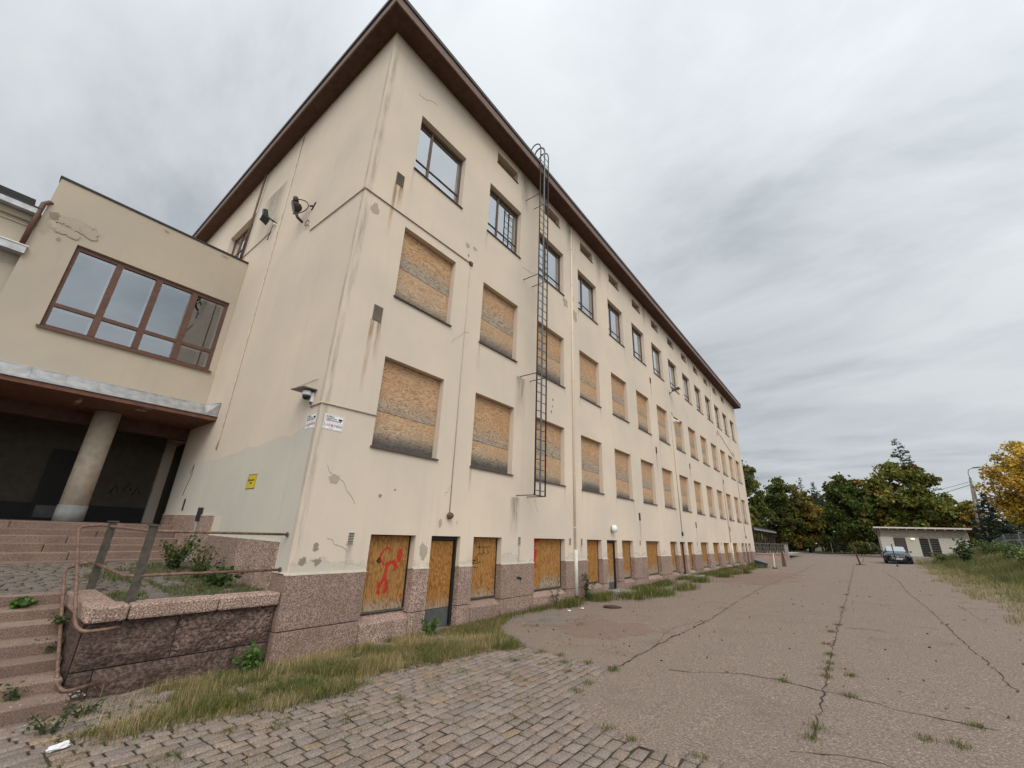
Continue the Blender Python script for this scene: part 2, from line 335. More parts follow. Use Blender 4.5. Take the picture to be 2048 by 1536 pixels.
def np_mesh(name, V, F, mat, colors=None, parent=None, loc=None):
    V = np.asarray(V, np.float32); F = np.asarray(F, np.int32); k = F.shape[1]; me = bpy.data.meshes.new(name)
    me.vertices.add(len(V)); me.vertices.foreach_set('co', V.ravel())
    me.loops.add(F.size); me.loops.foreach_set('vertex_index', F.ravel())
    me.polygons.add(len(F)); me.polygons.foreach_set('loop_start', np.arange(0, F.size, k, dtype=np.int32)); me.polygons.foreach_set('loop_total', np.full(len(F), k, np.int32))
    if colors is not None:
        a = me.attributes.new('Col', 'FLOAT_COLOR', 'FACE'); cc = np.ones((len(F), 4), np.float32); cc[:, :3] = colors; a.data.foreach_set('color', cc.ravel())
    me.update(calc_edges=True); me.materials.append(mat)
    o = bpy.data.objects.new(name, me); COL.objects.link(o)
    if parent: o.parent = parent
    if loc: o.location = loc
    return o
def text(body, size, parent, mat, name, place, bold=0.0, sx=1.0):
    cu = bpy.data.curves.new('t', 'FONT'); cu.body = body; cu.size = size; cu.offset = bold; cu.extrude = .0006
    ob = bpy.data.objects.new('t', cu); COL.objects.link(ob)
    bpy.context.view_layer.update(); dg = bpy.context.evaluated_depsgraph_get()
    me = bpy.data.meshes.new_from_object(ob.evaluated_get(dg)); bpy.data.objects.remove(ob)
    me.transform(Matrix.Diagonal((sx, 1, 1, 1))); me.transform(place); me.materials.clear(); me.materials.append(mat); me.name = name
    o = bpy.data.objects.new(name, me); COL.objects.link(o); o.parent = parent; return o
# ------------------------------------------------------------------ ground
def axis_pts(a, b, fine0, fine1, step, far):
    xs = list(np.arange(fine0, fine1+1e-6, step)); lo = fine0; hi = fine1; d = step*2
    while lo > a: lo -= d; xs.insert(0, max(lo, a)); d *= 1.6
    d = step*2
    while hi < b: hi += d; xs.append(min(hi, b)); d *= 1.6
    return xs
def sheet(name, xs, ys, dz, mat, keep=None):
    V = [(x, y, gz(x, y)+dz) for y in ys for x in xs]; F = []; nx = len(xs)
    for j in range(len(ys)-1):
        for i in range(nx-1):
            if keep and not keep((xs[i]+xs[i+1])/2, (ys[j]+ys[j+1])/2): continue
            F.append((j*nx+i, j*nx+i+1, (j+1)*nx+i+1, (j+1)*nx+i))
    me = bpy.data.meshes.new(name); me.from_pydata(V, [], F); me.materials.append(mat)
    for p in me.polygons: p.use_smooth = True
    o = bpy.data.objects.new(name, me); COL.objects.link(o); return o
tag(sheet('ground', axis_pts(-1500, 1500, -20, 40, 1.0, 0), axis_pts(-1500, 1500, -30, 100, 1.0, 0), -.02, M['soil']), kind='structure')
def edge_x(y): return 11.55 + .25*math.sin(y*.9) + .18*math.sin(y*2.3+1) + .1*math.sin(y*5.1)
ys = list(np.arange(-14, 84.01, .5)); V = []; F = []
fr = [0, .1, .2, .3, .45, .6, .7, .8, .9, 1]
for y in ys:
    for f_ in fr:
        ex = edge_x(y) if y < 52 else 11.5+min((y-52)*1.2, 12)
        x = -.4 + f_*(ex+.4); V.append((x, y, gz(x, y)+.004))
nx = len(fr)
for j in range(len(ys)-1):
    for i in range(nx-1): F.append((j*nx+i, j*nx+i+1, (j+1)*nx+i+1, (j+1)*nx+i))
# the yard carries on past the far end of the building
me = bpy.data.meshes.new('asphalt_yard'); me.from_pydata(V, [], F); me.materials.append(M['asphalt'])
for p_ in me.polygons: p_.use_smooth = True
o = bpy.data.objects.new('asphalt_yard', me); COL.objects.link(o); tag(o, kind='structure')
b = MB()
for y0 in range(45, 84):
    b.quad((-14, y0, gz(0, y0)+.004), (-.4, y0, gz(0, y0)+.004), (-.4, y0+1, gz(0, y0+1)+.004), (-14, y0+1, gz(0, y0+1)+.004))
tag(b.build('far_yard', M['asphalt']), kind='structure')
b = MB(); b.box(-16, 8.6, 84, 84.16, gz(0, 84)-.1, gz(0, 84)+.16); tag(b.build('far_kerb', M['concrete']), kind='structure')
b = MB(); b.quad((-16, 84.2, gz(0, 84)+.12), (9, 84.2, gz(0, 84)+.12), (9, 86.5, gz(0, 84)+.13), (-16, 86.5, gz(0, 84)+.13)); tag(b.build('footpath', M['concrete']), kind='structure')
# cracks along the paving seams: dark jagged ribbons
CR = [[(4.36, 3.1), (4.36, 4.5), (4.34, 6), (4.42, 8.6), (4.22, 13.3), (4.15, 19.1), (4.49, 30.2), (4.5, 45)],
      [(6.99, 2.1), (6.97, 2.7), (6.98, 4.6), (6.97, 6.7), (6.99, 10.5), (7.05, 17.1), (7.12, 32), (7.15, 44)],
      [(4.9, 3.6), (5.4, 3.75), (6.0, 4.1), (6.46, 4.08), (6.8, 3.95), (7.24, 3.82), (7.7, 3.6), (8.3, 3.5), (8.6, 3.45)],
      [(7.34, 14.49), (8.3, 14.45), (9.4, 14.72), (11.2, 15.4)],
      [(8.72, 36.1), (8.94, 24.6), (8.84, 19.4), (8.94, 15), (8.94, 12), (8.92, 9.2), (8.96, 7), (8.94, 5.2)],
      [(9.74, 15.8), (9.71, 12.5), (9.77, 11.4)], [(9.9, 19.5), (10.1, 17), (9.75, 15.8)], [(2.2, 40.5), (5, 40.9), (9.2, 41.2)], [(4.4, 8.6), (4.05, 7.3), (4.1, 6.2), (4.36, 5)], [(7.0, 9.3), (7.5, 9.4), (8.1, 9.2)],
      [(4.05, 33), (6, 33.4), (7.1, 33.2)], [(7.05, 24), (8, 24.4), (8.9, 24.2)], [(5.6, 11), (6.2, 11.3), (6.95, 11.2)], [(6.7, 1.6), (7.3, 1.9), (8.2, 1.75)], [(8.94, 5.2), (9.2, 3.6), (9.1, 2.2)]]
b = MB(); rr = random.Random(3)
for ci, pl in enumerate(CR):
    pts = []
    for (x0, y0), (x1, y1) in zip(pl, pl[1:]):
        L_ = math.hypot(x1-x0, y1-y0); n_ = max(2, int(L_/.12))
        for k in range(n_):
            f_ = k/n_; j = .028 if L_ < 6 else .04
            pts.append((x0+(x1-x0)*f_+rr.gauss(0, j*.6), y0+(y1-y0)*f_+rr.gauss(0, j*.6)))
    w0 = (.012, .009, .008, .010, .008)[ci] if ci < 5 else .006
    prev = None
    for i in range(len(pts)-1):
        (x0, y0), (x1, y1) = pts[i], pts[i+1]; d = math.hypot(x1-x0, y1-y0) or 1e-3; nx_, ny_ = -(y1-y0)/d, (x1-x0)/d
        w1 = max(.002, w0*(1+rr.gauss(0, .5))*(.5+.9*abs(mnoise.noise((x1*.7, y1*.7, ci)))*1.6))
        cur = ((x1+nx_*w1, y1+ny_*w1), (x1-nx_*w1, y1-ny_*w1))
        if prev: b.quad(*[(q[0], q[1], gz(*q)+.0085) for q in (prev[0], prev[1], cur[1], cur[0])])
        prev = cur
tag(b.build('asphalt_crack', M['tar']), kind='structure')
def gdecal(x, y, w, h, mat, a=0):
    lift(); lift(); b = MB(); ca, sa = math.cos(a), math.sin(a); P = []; N = 6
    for j in range(N):
        for i in range(N):
            c0 = []
            for (u, v) in ((i, j), (i+1, j), (i+1, j+1), (i, j+1)):
                fx, fy = (u/N-.5)*w, (v/N-.5)*h; X, Y = x+fx*ca-fy*sa, y+fx*sa+fy*ca; c0.append(((X, Y, gz(X, Y)+.012+LIFT[0]), (u/N, v/N)))
            b.quad(*[q[0] for q in c0], [q[1] for q in c0])
    return tag(b.build('ground_stain', M[mat]), kind='structure')
gdecal(2.6, 6.1, 4.0, 3.6, 'pink_patch'); gdecal(3.2, 24, 5, 14, 'pink_patch'); gdecal(1.2, 6.4, 1.8, 2.6, 'pale_dirt')
# ------------------------------------------------------------------ cobbles
def inpoly(x, y, P):
    c = False; j = len(P)-1
    for i in range(len(P)):
        if (P[i][1] > y) != (P[j][1] > y) and x < (P[j][0]-P[i][0])*(y-P[i][1])/(P[j][1]-P[i][1])+P[i][0]: c = not c
        j = i
    return c
CP = [(-.3, -12), (12, -12), (12, 0.2), (9, .5), (7.4, .9), (6.53, 1.05), (5.72, .98), (5.33, 1.03), (4.86, 1.44), (4.42, 1.98), (4.41, 3.12), (2.62, 3.42), (1.2, 3.9), (-.3, 4.1)]
b = MB(); st = .1
for i in range(-3, 121):
    for j in range(-120, 42):
        x0, y0 = i*st, j*st
        if inpoly(x0+.16, y0+.16, CP) and inpoly(x0-.06, y0+.16, CP) and inpoly(x0-.06, y0-.06, CP): b.quad(*[(q[0], q[1], gz(*q)+.009) for q in ((x0, y0), (x0+st, y0), (x0+st, y0+st), (x0, y0+st))])
tag(b.build('joint_sand', M['mortar'], merge=True), kind='structure')
def setts(poly, zf, rw, seed, area, rowdir='y', base=(.225, .178, .148), lift=.022):
    V = []; F = []; C = []; rr = random.Random(seed); x = area[0]; row = 0
    while x < area[1]:
        w = rw*rr.uniform(.9, 1.1); y = area[2]+rr.uniform(0, .25)
        while y < area[3]:
            l = rr.uniform(.16, .30); wob = .025*math.sin(y*.8+x*.5)
            cx, cy = x+w/2+wob, y+l/2
            if inpoly(cx, cy, poly) and inpoly(cx-w*.4, cy, poly) and inpoly(cx+w*.4, cy, poly):
                g_ = .009; hx, hy = w/2-g_, l/2-g_; n = len(V); tilt = (rr.gauss(0, .02), rr.gauss(0, .016)); dz = rr.gauss(0, .002)+lift; sk = rr.gauss(0, .006)
                for (fx, fy, zz, ins) in [(-1, -1, -.03, 0), (1, -1, -.03, 0), (1, 1, -.03, 0), (-1, 1, -.03, 0)]+[(-1, -1, -.008, .002), (1, -1, -.008, .002), (1, 1, -.008, .002), (-1, 1, -.008, .002)]+[(-1, -1, 0, .016), (1, -1, 0, .016), (1, 1, 0, .016), (-1, 1, 0, .016)]:
                    jx, jy = rr.gauss(0, .0025), rr.gauss(0, .0025)
                    px = cx+fx*(hx-ins)+sk*fy+jx; py = cy+fy*(hy-ins)+jy
                    V.append((px, py, zf(cx, cy)+(px-cx)*.047+dz+zz+fx*hx*tilt[0]+fy*hy*tilt[1]))
                fs = [(8, 9, 10, 11)]+[(a, (a+1) % 4, 4+(a+1) % 4, 4+a) for a in range(4)]+[(4+a, 4+(a+1) % 4, 8+(a+1) % 4, 8+a) for a in range(4)]
                k = rr.uniform(.86, 1.14); tint = rr.choice([(1, 1, 1), (1, 1, 1), (.96, .99, 1.03), (1.05, 1, .95), (1.15, 1.04, .86) if rr.random() < .12 else (1, 1, 1)])
                for f in fs: F.append([n+q for q in f]); C.append([base[q]*k*tint[q] for q in range(3)])
            y += l
        x += w; row += 1
    return V, F, C
V, F, C = setts(CP, gz, .138, 5, (-.3, 12, -11, 4.1))
tag(np_mesh('cobbled_paving', V, F, M['sett'], C), kind='structure')
# ------------------------------------------------------------------ main building
YL = 43.4; ZT = 15.41; ZP = 1.30
cols = [(1.22, 3.037)] + [(4.239+3*k, 6.006+3*k) for k in range(13)]
ROW = {4: (11.405, 13.412), 3: (7.375, 9.423), 2: (3.737, 5.794)}
vents = [(c0+.28, c0+1.46) for c0, c1 in cols[1:13]]
G_OPEN = [('b', 1.52, 2.67), ('d', 3.13, 4.07), ('b', 4.54, 5.67), ('w', 7.21, 9.0), ('b', 10.53, 11.69), ('d', 12.14, 13.07), ('b', 13.54, 14.70), ('w', 16.2, 17.98), ('b', 19.55, 20.69), ('d', 21.16, 22.10), ('b', 22.55, 23.68),
          ('w', 25.25, 27.02), ('w', 28.25, 30.0), ('w', 31.25, 33.0), ('w', 34.25, 36.03), ('b', 37.55, 38.7), ('d', 39.12, 40.05), ('b', 40.56, 41.65)]
ZO = 1.985
SB = empty('school_building', (0, 0, 0), 'long four-storey beige rendered building with boarded windows and pink granite base', 'building')
def wall_holes(mb, u0, u1, v0, v1, holes, T):
    us = sorted({u0, u1, *[h[0] for h in holes], *[h[1] for h in holes]}); vs_ = sorted({v0, v1, *[h[2] for h in holes], *[h[3] for h in holes]})
    us = [u for u in us if u0 <= u <= u1]; vs_ = [v for v in vs_ if v0 <= v <= v1]
    for a, b_ in zip(us, us[1:]):
        for c0, d in zip(vs_, vs_[1:]):
            mu, mv = (a+b_)/2, (c0+d)/2
            if any(h[0] < mu < h[1] and h[2] < mv < h[3] for h in holes): continue
            mb.quad(T(a, c0, 0), T(b_, c0, 0), T(b_, d, 0), T(a, d, 0))
    for h in holes:
        a, b_, c0, d, dp = h; c0 = max(c0, v0)
        mb.quad(T(a, c0, 0), T(a, d, 0), T(a, d, dp), T(a, c0, dp)); mb.quad(T(b_, c0, 0), T(b_, c0, dp), T(b_, d, dp), T(b_, d, 0))
        mb.quad(T(a, d, 0), T(b_, d, 0), T(b_, d, dp), T(a, d, dp))
        if h[2] > v0: mb.quad(T(a, c0, 0), T(a, c0, dp), T(b_, c0, dp), T(b_, c0, 0))
TF = lambda u, v, d: (-d, u, v)          # long facade, X = 0
TG = lambda u, v, d: (u, d, v)           # end wall, Y = 0
holes = []
for (a, c0) in cols:
    holes += [(a, c0, *ROW[4], .3), (a, c0, *ROW[3], .26), (a, c0, *ROW[2], .26)]
holes += [(a, c0, 14.62, 15.09, .3) for a, c0 in vents] + [(a, c0, 0, ZO, .3) for k, a, c0 in G_OPEN]
mb = MB(); wall_holes(mb, 0, YL, ZP, ZT, holes, TF)
GW = (-10.96, -8.35, 11.35, 13.45)       # window in the end wall
wall_holes(mb, -20, 0, 1.32, ZT, [(*GW, .3), (-10.45, -8.25, 0, 4.55, .35)], TG)
mb.quad((-20, YL, ZP), (0, YL, ZP), (0, YL, ZT), (-20, YL, ZT)); mb.quad((-20, 0, 0), (-20, YL, 0), (-20, YL, ZT), (-20, 0, ZT))
mb.build('wall', M['plaster'], SB, merge=True)
# paler paint low down on the plaster between the ground floor openings
mb = MB(); wall_holes(mb, .02, YL, ZP, 1.92, [(a, c0, 0, 3, .0) for k, a, c0 in G_OPEN], lambda u, v, d: (.0022, u, v)); mb.f = [f for f in mb.f]
m, t = newmat('pale_band'); c = t.coord(); n = t.noise(t.coord(scale=(1, 1, 1.2)), 1.1, 5, .6); zz = t.sep(c)[2]
t.out((.66, .605, .52), .9, spec=.1, alpha=t.m('MULTIPLY', t.ramp(t.m('ADD', zz, t.m('MULTIPLY', t.m('SUBTRACT', n, .5), .9)), [(0, 1), (1, 1)]), t.ramp(t.m('ADD', t.m('MULTIPLY', zz, .5), t.m('MULTIPLY', n, .5)), [(.95, .7), (1.32, 0)]))); M['pale_band'] = m
mb.build('paint_band', M['pale_band'], SB)
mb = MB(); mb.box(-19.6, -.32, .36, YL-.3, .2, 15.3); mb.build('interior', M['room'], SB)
# plinth: dressed granite blocks with open joints
gp = .008
edges = [0.0]
for k, a, c0 in G_OPEN: edges += [a, c0]
edges.append(YL)
for i in range(0, len(edges), 2):
    a, c0 = edges[i], edges[i+1]; n_ = max(1, round((c0-a)/1.55)); a_ = a-(.03 if i == 0 else 0); mb = MB()
    for k in range(n_): mb.box(-.24, .03, a_+(c0-a_)*k/n_+gp, a_+(c0-a_)*(k+1)/n_-gp, .46+gp, ZP-gp)
    n2 = max(1, round((c0-a)/1.9))
    for k in range(n2): mb.box(-.24, .03, a_+(c0-a_)*k/n2+gp, a_+(c0-a_)*(k+1)/n2-gp, -.3, .46-gp)
    p_ = mb.build('plinth', M['granite'], SB, bevel=.006)
    mb = MB(); mb.box(-.05, .034, a_, c0, ZP-.004, ZP+.018); mb.build('drip_moulding', M['peel_light'], p_)
for k, a, c0 in G_OPEN:
    if k != 'd':
        mb = MB(); mb.hexa([(-.24, a+gp, -.3), (.032, a+gp, -.3), (.032, c0-gp, -.3), (-.24, c0-gp, -.3), (-.24, a+gp, .52), (.032, a+gp, .37), (.032, c0-gp, .37), (-.24, c0-gp, .52)])
        mb.build('stone_sill', M['granite'], SB, bevel=.006)
for (x0, x1, z1) in ((-.5, -.245, 1.32), (-2.3, -.5, 1.81), (-4.09, -2.3, 1.81), (-6.0, -4.09, 2.235), (-8.24, -6.0, 2.235)):
    mb = MB(); mb.box(x0+gp, x1-gp, -.03, .2, .0, z1-gp); p_ = mb.build('plinth', M['granite'], SB, bevel=.006)
    mb = MB(); mb.box(x0, x1 if x1 > -.3 and False else (x1 if z1 > 1.4 else -.05), -.034, .05, z1-.004, z1+.018); mb.build('drip_moulding', M['peel_light'], p_)
# roof: soffit, fascia, dark metal edge, low hipped roof
OX, OY = .59, .47
mb = MB(); mb.box(-20.6, OX, -OY, YL+.5, ZT, ZT+.06); rf = mb.build('soffit', M['soffit_paint'], SB)
mb = MB(); mb.box(-20.6, OX+.02, -OY-.02, -OY+.02, ZT-.02, ZT+.27); mb.box(OX-.02, OX+.022, -OY-.022, YL+.52, ZT-.022, ZT+.272); mb.box(-20.6, OX+.02, YL+.48, YL+.522, ZT-.02, ZT+.27)
mb.build('fascia', M['fascia_paint'], SB)
mb = MB(); z0, z1 = ZT+.27, ZT+.40
mb.box(-20.7, OX+.06, -OY-.06, YL+.56, z0+.003, z1); 
a = (-20.7, -OY-.06, z1); b2 = (OX+.06, -OY-.06, z1); c2 = (OX+.06, YL+.56, z1); d2 = (-20.7, YL+.56, z1); e1 = (-10, 10, z1+2.6); e2 = (-10, 34, z1+2.6)
mb.poly([b2, c2, e2, e1]); mb.poly([a, b2, e1]); mb.poly([c2, d2, e2]); mb.poly([d2, a, e1, e2])
mb.build('roof', M['roof_metal'], SB)
# top floor windows with glass
def glazed(name, y0, y1, z0, z1, mull, trans, T, bars=False, fr=.055):
    w, h = y1-y0, z1-z0; b = MB()
    def bar(u0, u1, v0, v1, d0=.17, d1=.24):
        p = [T(u0, v0, d0), T(u1, v0, d0), T(u1, v0, d1), T(u0, v0, d1), T(u0, v1, d0), T(u1, v1, d0), T(u1, v1, d1), T(u0, v1, d1)]; b.hexa(p)
    bar(0, fr, 0, h); bar(w-fr, w, 0, h); bar(fr, w-fr, 0, fr); bar(fr, w-fr, h-fr*1.5, h)
    mu = [fr]+[q*w for q in mull]+[w-fr]
    for q in mull: bar(q*w-fr*.55, q*w+fr*.55, fr, h-fr*1.5, .16, .235)
    for i in range(len(mu)-1):
        l, r_ = mu[i]+(fr*.55 if i else 0), mu[i+1]-(fr*.55 if i < len(mu)-2 else 0)
        bar(l, r_, trans*h-fr*.3, trans*h+fr*.3, .175, .23)
    f = b.build(name, M['window_frame'], None)
    b = MB()
    for i in range(len(mu)-1):
        l, r_ = mu[i], mu[i+1]; ti = rnd.gauss(0, .004)
        b.quad(T(l, fr, .20), T(r_, fr, .20+ti), T(r_, h-fr, .20+ti), T(l, h-fr, .20))
    b.build('pane', M['glass'], f)
    b = MB()   # pale inner sash and blind behind the glass
    b.hexa([T(fr, fr, .27), T(w-fr, fr, .27), T(w-fr, fr, .275), T(fr, fr, .275), T(fr, h*.22, .27), T(w-fr, h*.22, .27), T(w-fr, h*.22, .275), T(fr, h*.22, .275)])
    b.hexa([T(w-fr*1.9, fr, .25), T(w-fr, fr, .25), T(w-fr, fr, .29), T(w-fr*1.9, fr, .29), T(w-fr*1.9, h-fr, .25), T(w-fr, h-fr, .25), T(w-fr, h-fr, .29), T(w-fr*1.9, h-fr, .29)])
    b.build('inner_sash', M['curtain'], f)
    b = MB()
    p = [T(-.03, -.035, -.045), T(w+.03, -.035, -.045), T(w+.03, -.01, .17), T(-.03, -.01, .17), T(-.03, -.008, -.045), T(w+.03, -.008, -.045), T(w+.03, .018, .17), T(-.03, .018, .17)]; b.hexa(p)
    b.build('sill', M['sill_metal'], f)
    return f
Tz = lambda u, v, d: (-d, u, v)
wA = glazed('window', *cols[0], *ROW[4], [.31], .27, Tz); wA.parent = SB; wA.location = (0, cols[0][0], ROW[4][0])
w0 = None
for i, (a, c0) in enumerate(cols[1:]):
    if i == 0: w0 = glazed('window', a, c0, *ROW[4], [.36], .27, Tz, fr=.045); w0.parent = SB; w0.location = (0, a, ROW[4][0])
    else: dup(w0, SB, (0, a, ROW[4][0]))
b = MB()   # small security ladder lattice standing inside the second window
for k in range(9): b.box(-.265, -.25, 1.17, 1.55, .12+k*.2, .14+k*.2)
for y in (1.17, 1.36, 1.55): b.box(-.27, -.245, y-.014, y+.014, .06, 1.9)
b.build('window_bars', M['black_frame'], SB, loc=(0, cols[1][0], ROW[4][0]))
g0 = glazed('window', GW[0], GW[1], GW[2], GW[3], [.34, .67], .5, lambda u, v, d: (u, d, v)); g0.parent = SB; g0.location = (GW[0], 0, GW[2])
# boarded windows of the two middle floors
def boarded(h, w, split, seed):
    b = MB(); b.box(-.20, -.185, .002, w-.002, .002, h-.002); f = b.build('boarded_window', M['black_frame'], SB)
    b = MB(); b.quad((-.165, .018, .035), (-.165, w-.012, .035), (-.165, w-.012, split-.009), (-.165, .018, split-.009), [(0, 0), (1, 0), (1, 1), (0, 1)]); b.box(-.18, -.1651, .018, w-.012, .035, split-.009)
    b.build('plywood_panel', M['plywood_low'], f)
    b = MB(); b.quad((-.16, .012, split), (-.16, w-.02, split), (-.16, w-.02, h-.01), (-.16, .012, h-.01), [(0, 0), (1, 0), (1, 1), (0, 1)]); b.box(-.18, -.1601, .012, w-.02, split, h-.01)
    b.build('plywood_panel', M['plywood'], f)
    b = MB(); b.hexa([(-.16, -.035, -.005), (.05, -.035, -.04), (.05, w+.035, -.04), (-.16, w+.035, -.005), (-.16, -.035, .03), (.05, -.035, -.008), (.05, w+.035, -.008), (-.16, w+.035, .03)])
    b.build('sill', M['sill_metal'], f)
    return f
for r_ in (3, 2):
    z0, z1 = ROW[r_]; h = z1-z0
    fa = boarded(h, cols[0][1]-cols[0][0], h*(.46 if r_ == 3 else .40), 1); fa.location = (0, cols[0][0], z0)
    protos = [boarded(h, 1.767, h*q, 2) for q in ((.44, .40, .49) if r_ == 3 else (.38, .44, .36))]
    used = [0, 0, 0]
    for i, (a, c0) in enumerate(cols[1:]):
        k = (i*2+r_+(i//3)) % 3
        if used[k] == 0: protos[k].location = (0, a, z0)
        else: dup(protos[k], SB, (0, a, z0))
        used[k] += 1
# ground floor boarded openings
def gboard(w, h, parts, gap=.01):
    b = MB(); b.box(-.22, -.2, .002, w-.002, .002, h-.002); b.box(-.2, -.155, w-.03, w-.001, .002, h-.002); f = b.build('boarded_window', M['black_frame'], SB)
    y = .004
    for p_ in parts:
        y1 = y+(w-.035)*p_; b = MB(); b.quad((-.165, y, .03), (-.165, y1-.006, .03), (-.165, y1-.006, h-.02), (-.165, y, h-.02), [(0, 0), (1, 0), (1, 1), (0, 1)]); b.box(-.18, -.1651, y, y1-.006, .03, h-.02)
        b.build('plywood_panel', M['plywood_gold'], f); y = y1
    b = MB(); b.box(-.2, -.14, 0, w, -.002, .026); b.build('sill', M['weather_board'], f)
    return f
def gdoor(w, h):
    b = MB(); b.box(-.23, -.21, .002, w-.002, .002, h-.002); b.box(-.21, -.11, w-.06, w-.002, .0, h-.002); b.box(-.21, -.11, .002, w-.06, h-.09, h-.002); f = b.build('boarded_door', M['black_frame'], SB)
    b = MB(); b.quad((-.165, .02, .42), (-.165, w-.075, .42), (-.165, w-.075, h-.11), (-.165, .02, h-.11), [(0, 0), (1, 0), (1, 1), (0, 1)]); b.box(-.18, -.1651, .02, w-.075, .42, h-.11); b.build('plywood_panel', M['plywood_gold'], f)
    b = MB(); b.box(-.2, -.17, .01, w-.07, .0, .41); b.build('kick_plate', M['kick_plate'], f)
    return f
pb = pw = pd = None
for k, a, c0 in G_OPEN:
    if k == 'b':
        if pb is None: pb = gboard(1.14, ZO-.525, [1]); pb.location = (0, a, .525)
        else: q = dup(pb, SB, (0, a, .525)); q.scale.y = (c0-a)/1.14
    elif k == 'w':
        if pw is None: pw = gboard(1.78, ZO-.525, [.33, .67]); pw.location = (0, a, .525)
        else: q = dup(pw, SB, (0, a, .525)); q.scale.y = (c0-a)/1.78
    else:
        if pd is None: pd = gdoor(.935, ZO-.02); pd.location = (0, a, .02)
        else: dup(pd, SB, (0, a, .02))
# louvred roof vents
b = MB(); b.box(-.32, -.3, .002, 1.178, .002, .468)
for k in range(4):
    z = .03+k*.10; b.hexa([(-.2, .0, z), (-.17, .0, z), (-.17, 1.18, z), (-.2, 1.18, z), (-.28, .0, z+.06), (-.25, .0, z+.06), (-.25, 1.18, z+.06), (-.28, 1.18, z+.06)])
b.box(-.06, .035, -.02, 1.2, -.03, -.004)
v0 = None
for a, c0 in vents:
    if v0 is None: v0 = b.build('louvre_vent', M['brown_paint'], SB, loc=(0, a, 14.62))
    else: dup(v0, SB, (0, a, 14.62))
# small vent grilles
def grille(w, h, n, mat, name='vent_grille'):
    b = MB(); b.box(-.01, .006, 0, w, 0, h)
    for k in range(n):
        z = h*(k+.3)/n; b.hexa([(.006, .01, z), (.016, .01, z), (.016, w-.01, z), (.006, w-.01, z), (.006, .01, z+h/n*.45), (.009, .01, z+h/n*.45), (.009, w-.01, z+h/n*.45), (.006, w-.01, z+h/n*.45)])
    return b.build(name, M[mat], SB)
simple('grille_dark', (.05, .04, .032), .8); simple('grille_mid', (.20, .165, .13), .8)
gA = grille(.24, .39, 12, 'grille_mid'); gA.location = (0, .735, 10.48); dup(gA, SB, (0, .735, 6.52))
gAb = MB(); gAb.box(0, .0165, .0, .24, -.001, .006)
gS = grille(.2, .34, 6, 'grille_dark'); gS.location = (0, 15.53, 2.86)
for (y, z) in ((18.44, 10.49), (18.49, 6.46), (24.6, 6.46), (24.57, 2.82), (33.85, 10.49), (33.86, 6.5), (33.86, 2.84), (39.5, 9.7), (9.5, 10.6)): 
    if y != 9.5: dup(gS, SB, (0, y, z))
def lowvent(y, w=.15, h=.22):
    b = MB(); b.box(-.01, .014, 0, w, 0, h); o_ = b.build('vent_grille', M['peel_light'], SB, loc=(0, y, 1.80)); b = MB()
    for k in range(7): b.box(.0145, .017, .018, w-.018, .012+k*.029, .030+k*.029)
    b.build('slot', M['grille_dark'], o_); return o_
lv = lowvent(1.0)
for y in (6.38, 9.24, 10.04, 15.38, 24.37, 30.46, 36.6): dup(lv, SB, (0, y, 1.80))
# rust streaks, damp streaks, flaking plaster
def stain(bq, mat, name='rust_streak'): return bq.build(name, M[mat], SB)
for (y0, y1, z0, z1) in ((.72, .80, 8.7, 10.48), (.86, .98, 9.7, 10.48), (.72, .79, 4.7, 6.52), (.90, .98, 5.5, 6.52), (18.5, 18.58, 9.0, 10.49), (18.5, 18.62, 4.9, 6.46), (24.6, 24.7, 5.2, 6.46), (15.56, 15.66, 1.9, 2.86), (33.86, 33.94, 5.2, 6.5)): stain(fac_quad(y0-.03, y1+.03, z0, z1), 'rust_stain')
for (y0, y1, z0, z1) in ((1.0, 1.16, 1.33, 1.80), (6.4, 6.5, .6, 1.8), (5.95, 6.45, 1.9, 3.1), (6.0, 6.6, 5.4, 6.9), (10.0, 10.2, 1.35, 1.8), (9.2, 9.9, 13.6, 15.4), (5.9, 6.5, 13.2, 15.35), (18, 18.6, 13.9, 15.4), (27, 27.5, 13.9, 15.4), (24.56, 24.7, 1.6, 2.82), (12.0, 12.7, 13.5, 15.3), (13.3, 13.35, 13, 15.3)): stain(fac_quad(y0, y1, z0, z1, .0045), 'grey_stain', 'damp_streak')
stain(fac_quad(.0, .22, 6.3, 15.2, .004), 'corner_dirt', 'corner_stain'); stain(gab_quad(-.15, 0, 1.5, 15.2), 'corner_dirt', 'corner_stain'); stain(fac_quad(.0, .16, 1.32, 6.4, .004), 'corner_dirt', 'corner_stain')
for (y, z, w, h, mt) in ((.33, 9.32, .34, .42, 'peel'), (3.43, 10.28, .22, .3, 'peel'), (3.74, 10.36, .2, .16, 'peel'), (3.5, 9.95, .12, .14, 'peel_dark'), (9.12, 11.12, .55, .5, 'peel'), (9.93, 10.85, .5, .75, 'peel'), (9.75, 11.6, .2, .5, 'peel'), (8.22, 6.66, .12, .16, 'peel_dark'), (8.18, 6.42, .1, .12, 'peel_dark'), (8.13, 6.2, .14, .16, 'peel_dark'),
                        (.55, 2.95, .3, .28, 'peel'), (.42, 1.75, .14, .18, 'peel_dark'), (.5, 1.5, .3, .16, 'peel_dark'), (.22, 1.52, .2, .2, 'peel_dark'), (1.6, 2.75, .12, .1, 'peel_dark'), (1.95, 2.9, .1, .08, 'peel_dark'), (2.92, 1.66, .32, .5, 'peel'), (3.35, 2.25, .14, .34, 'peel'), (3.9, 2.3, .1, .2, 'damp'), (22, 9.5, .4, .3, 'peel_dark')):
    stain(fac_quad(y-w/2, y+w/2, z-h/2, z+h/2, .005), mt, 'flaked_plaster')
decal('sill_stain', (.33, .30, .25), .38, 'streak')
rs_ = random.Random(19)
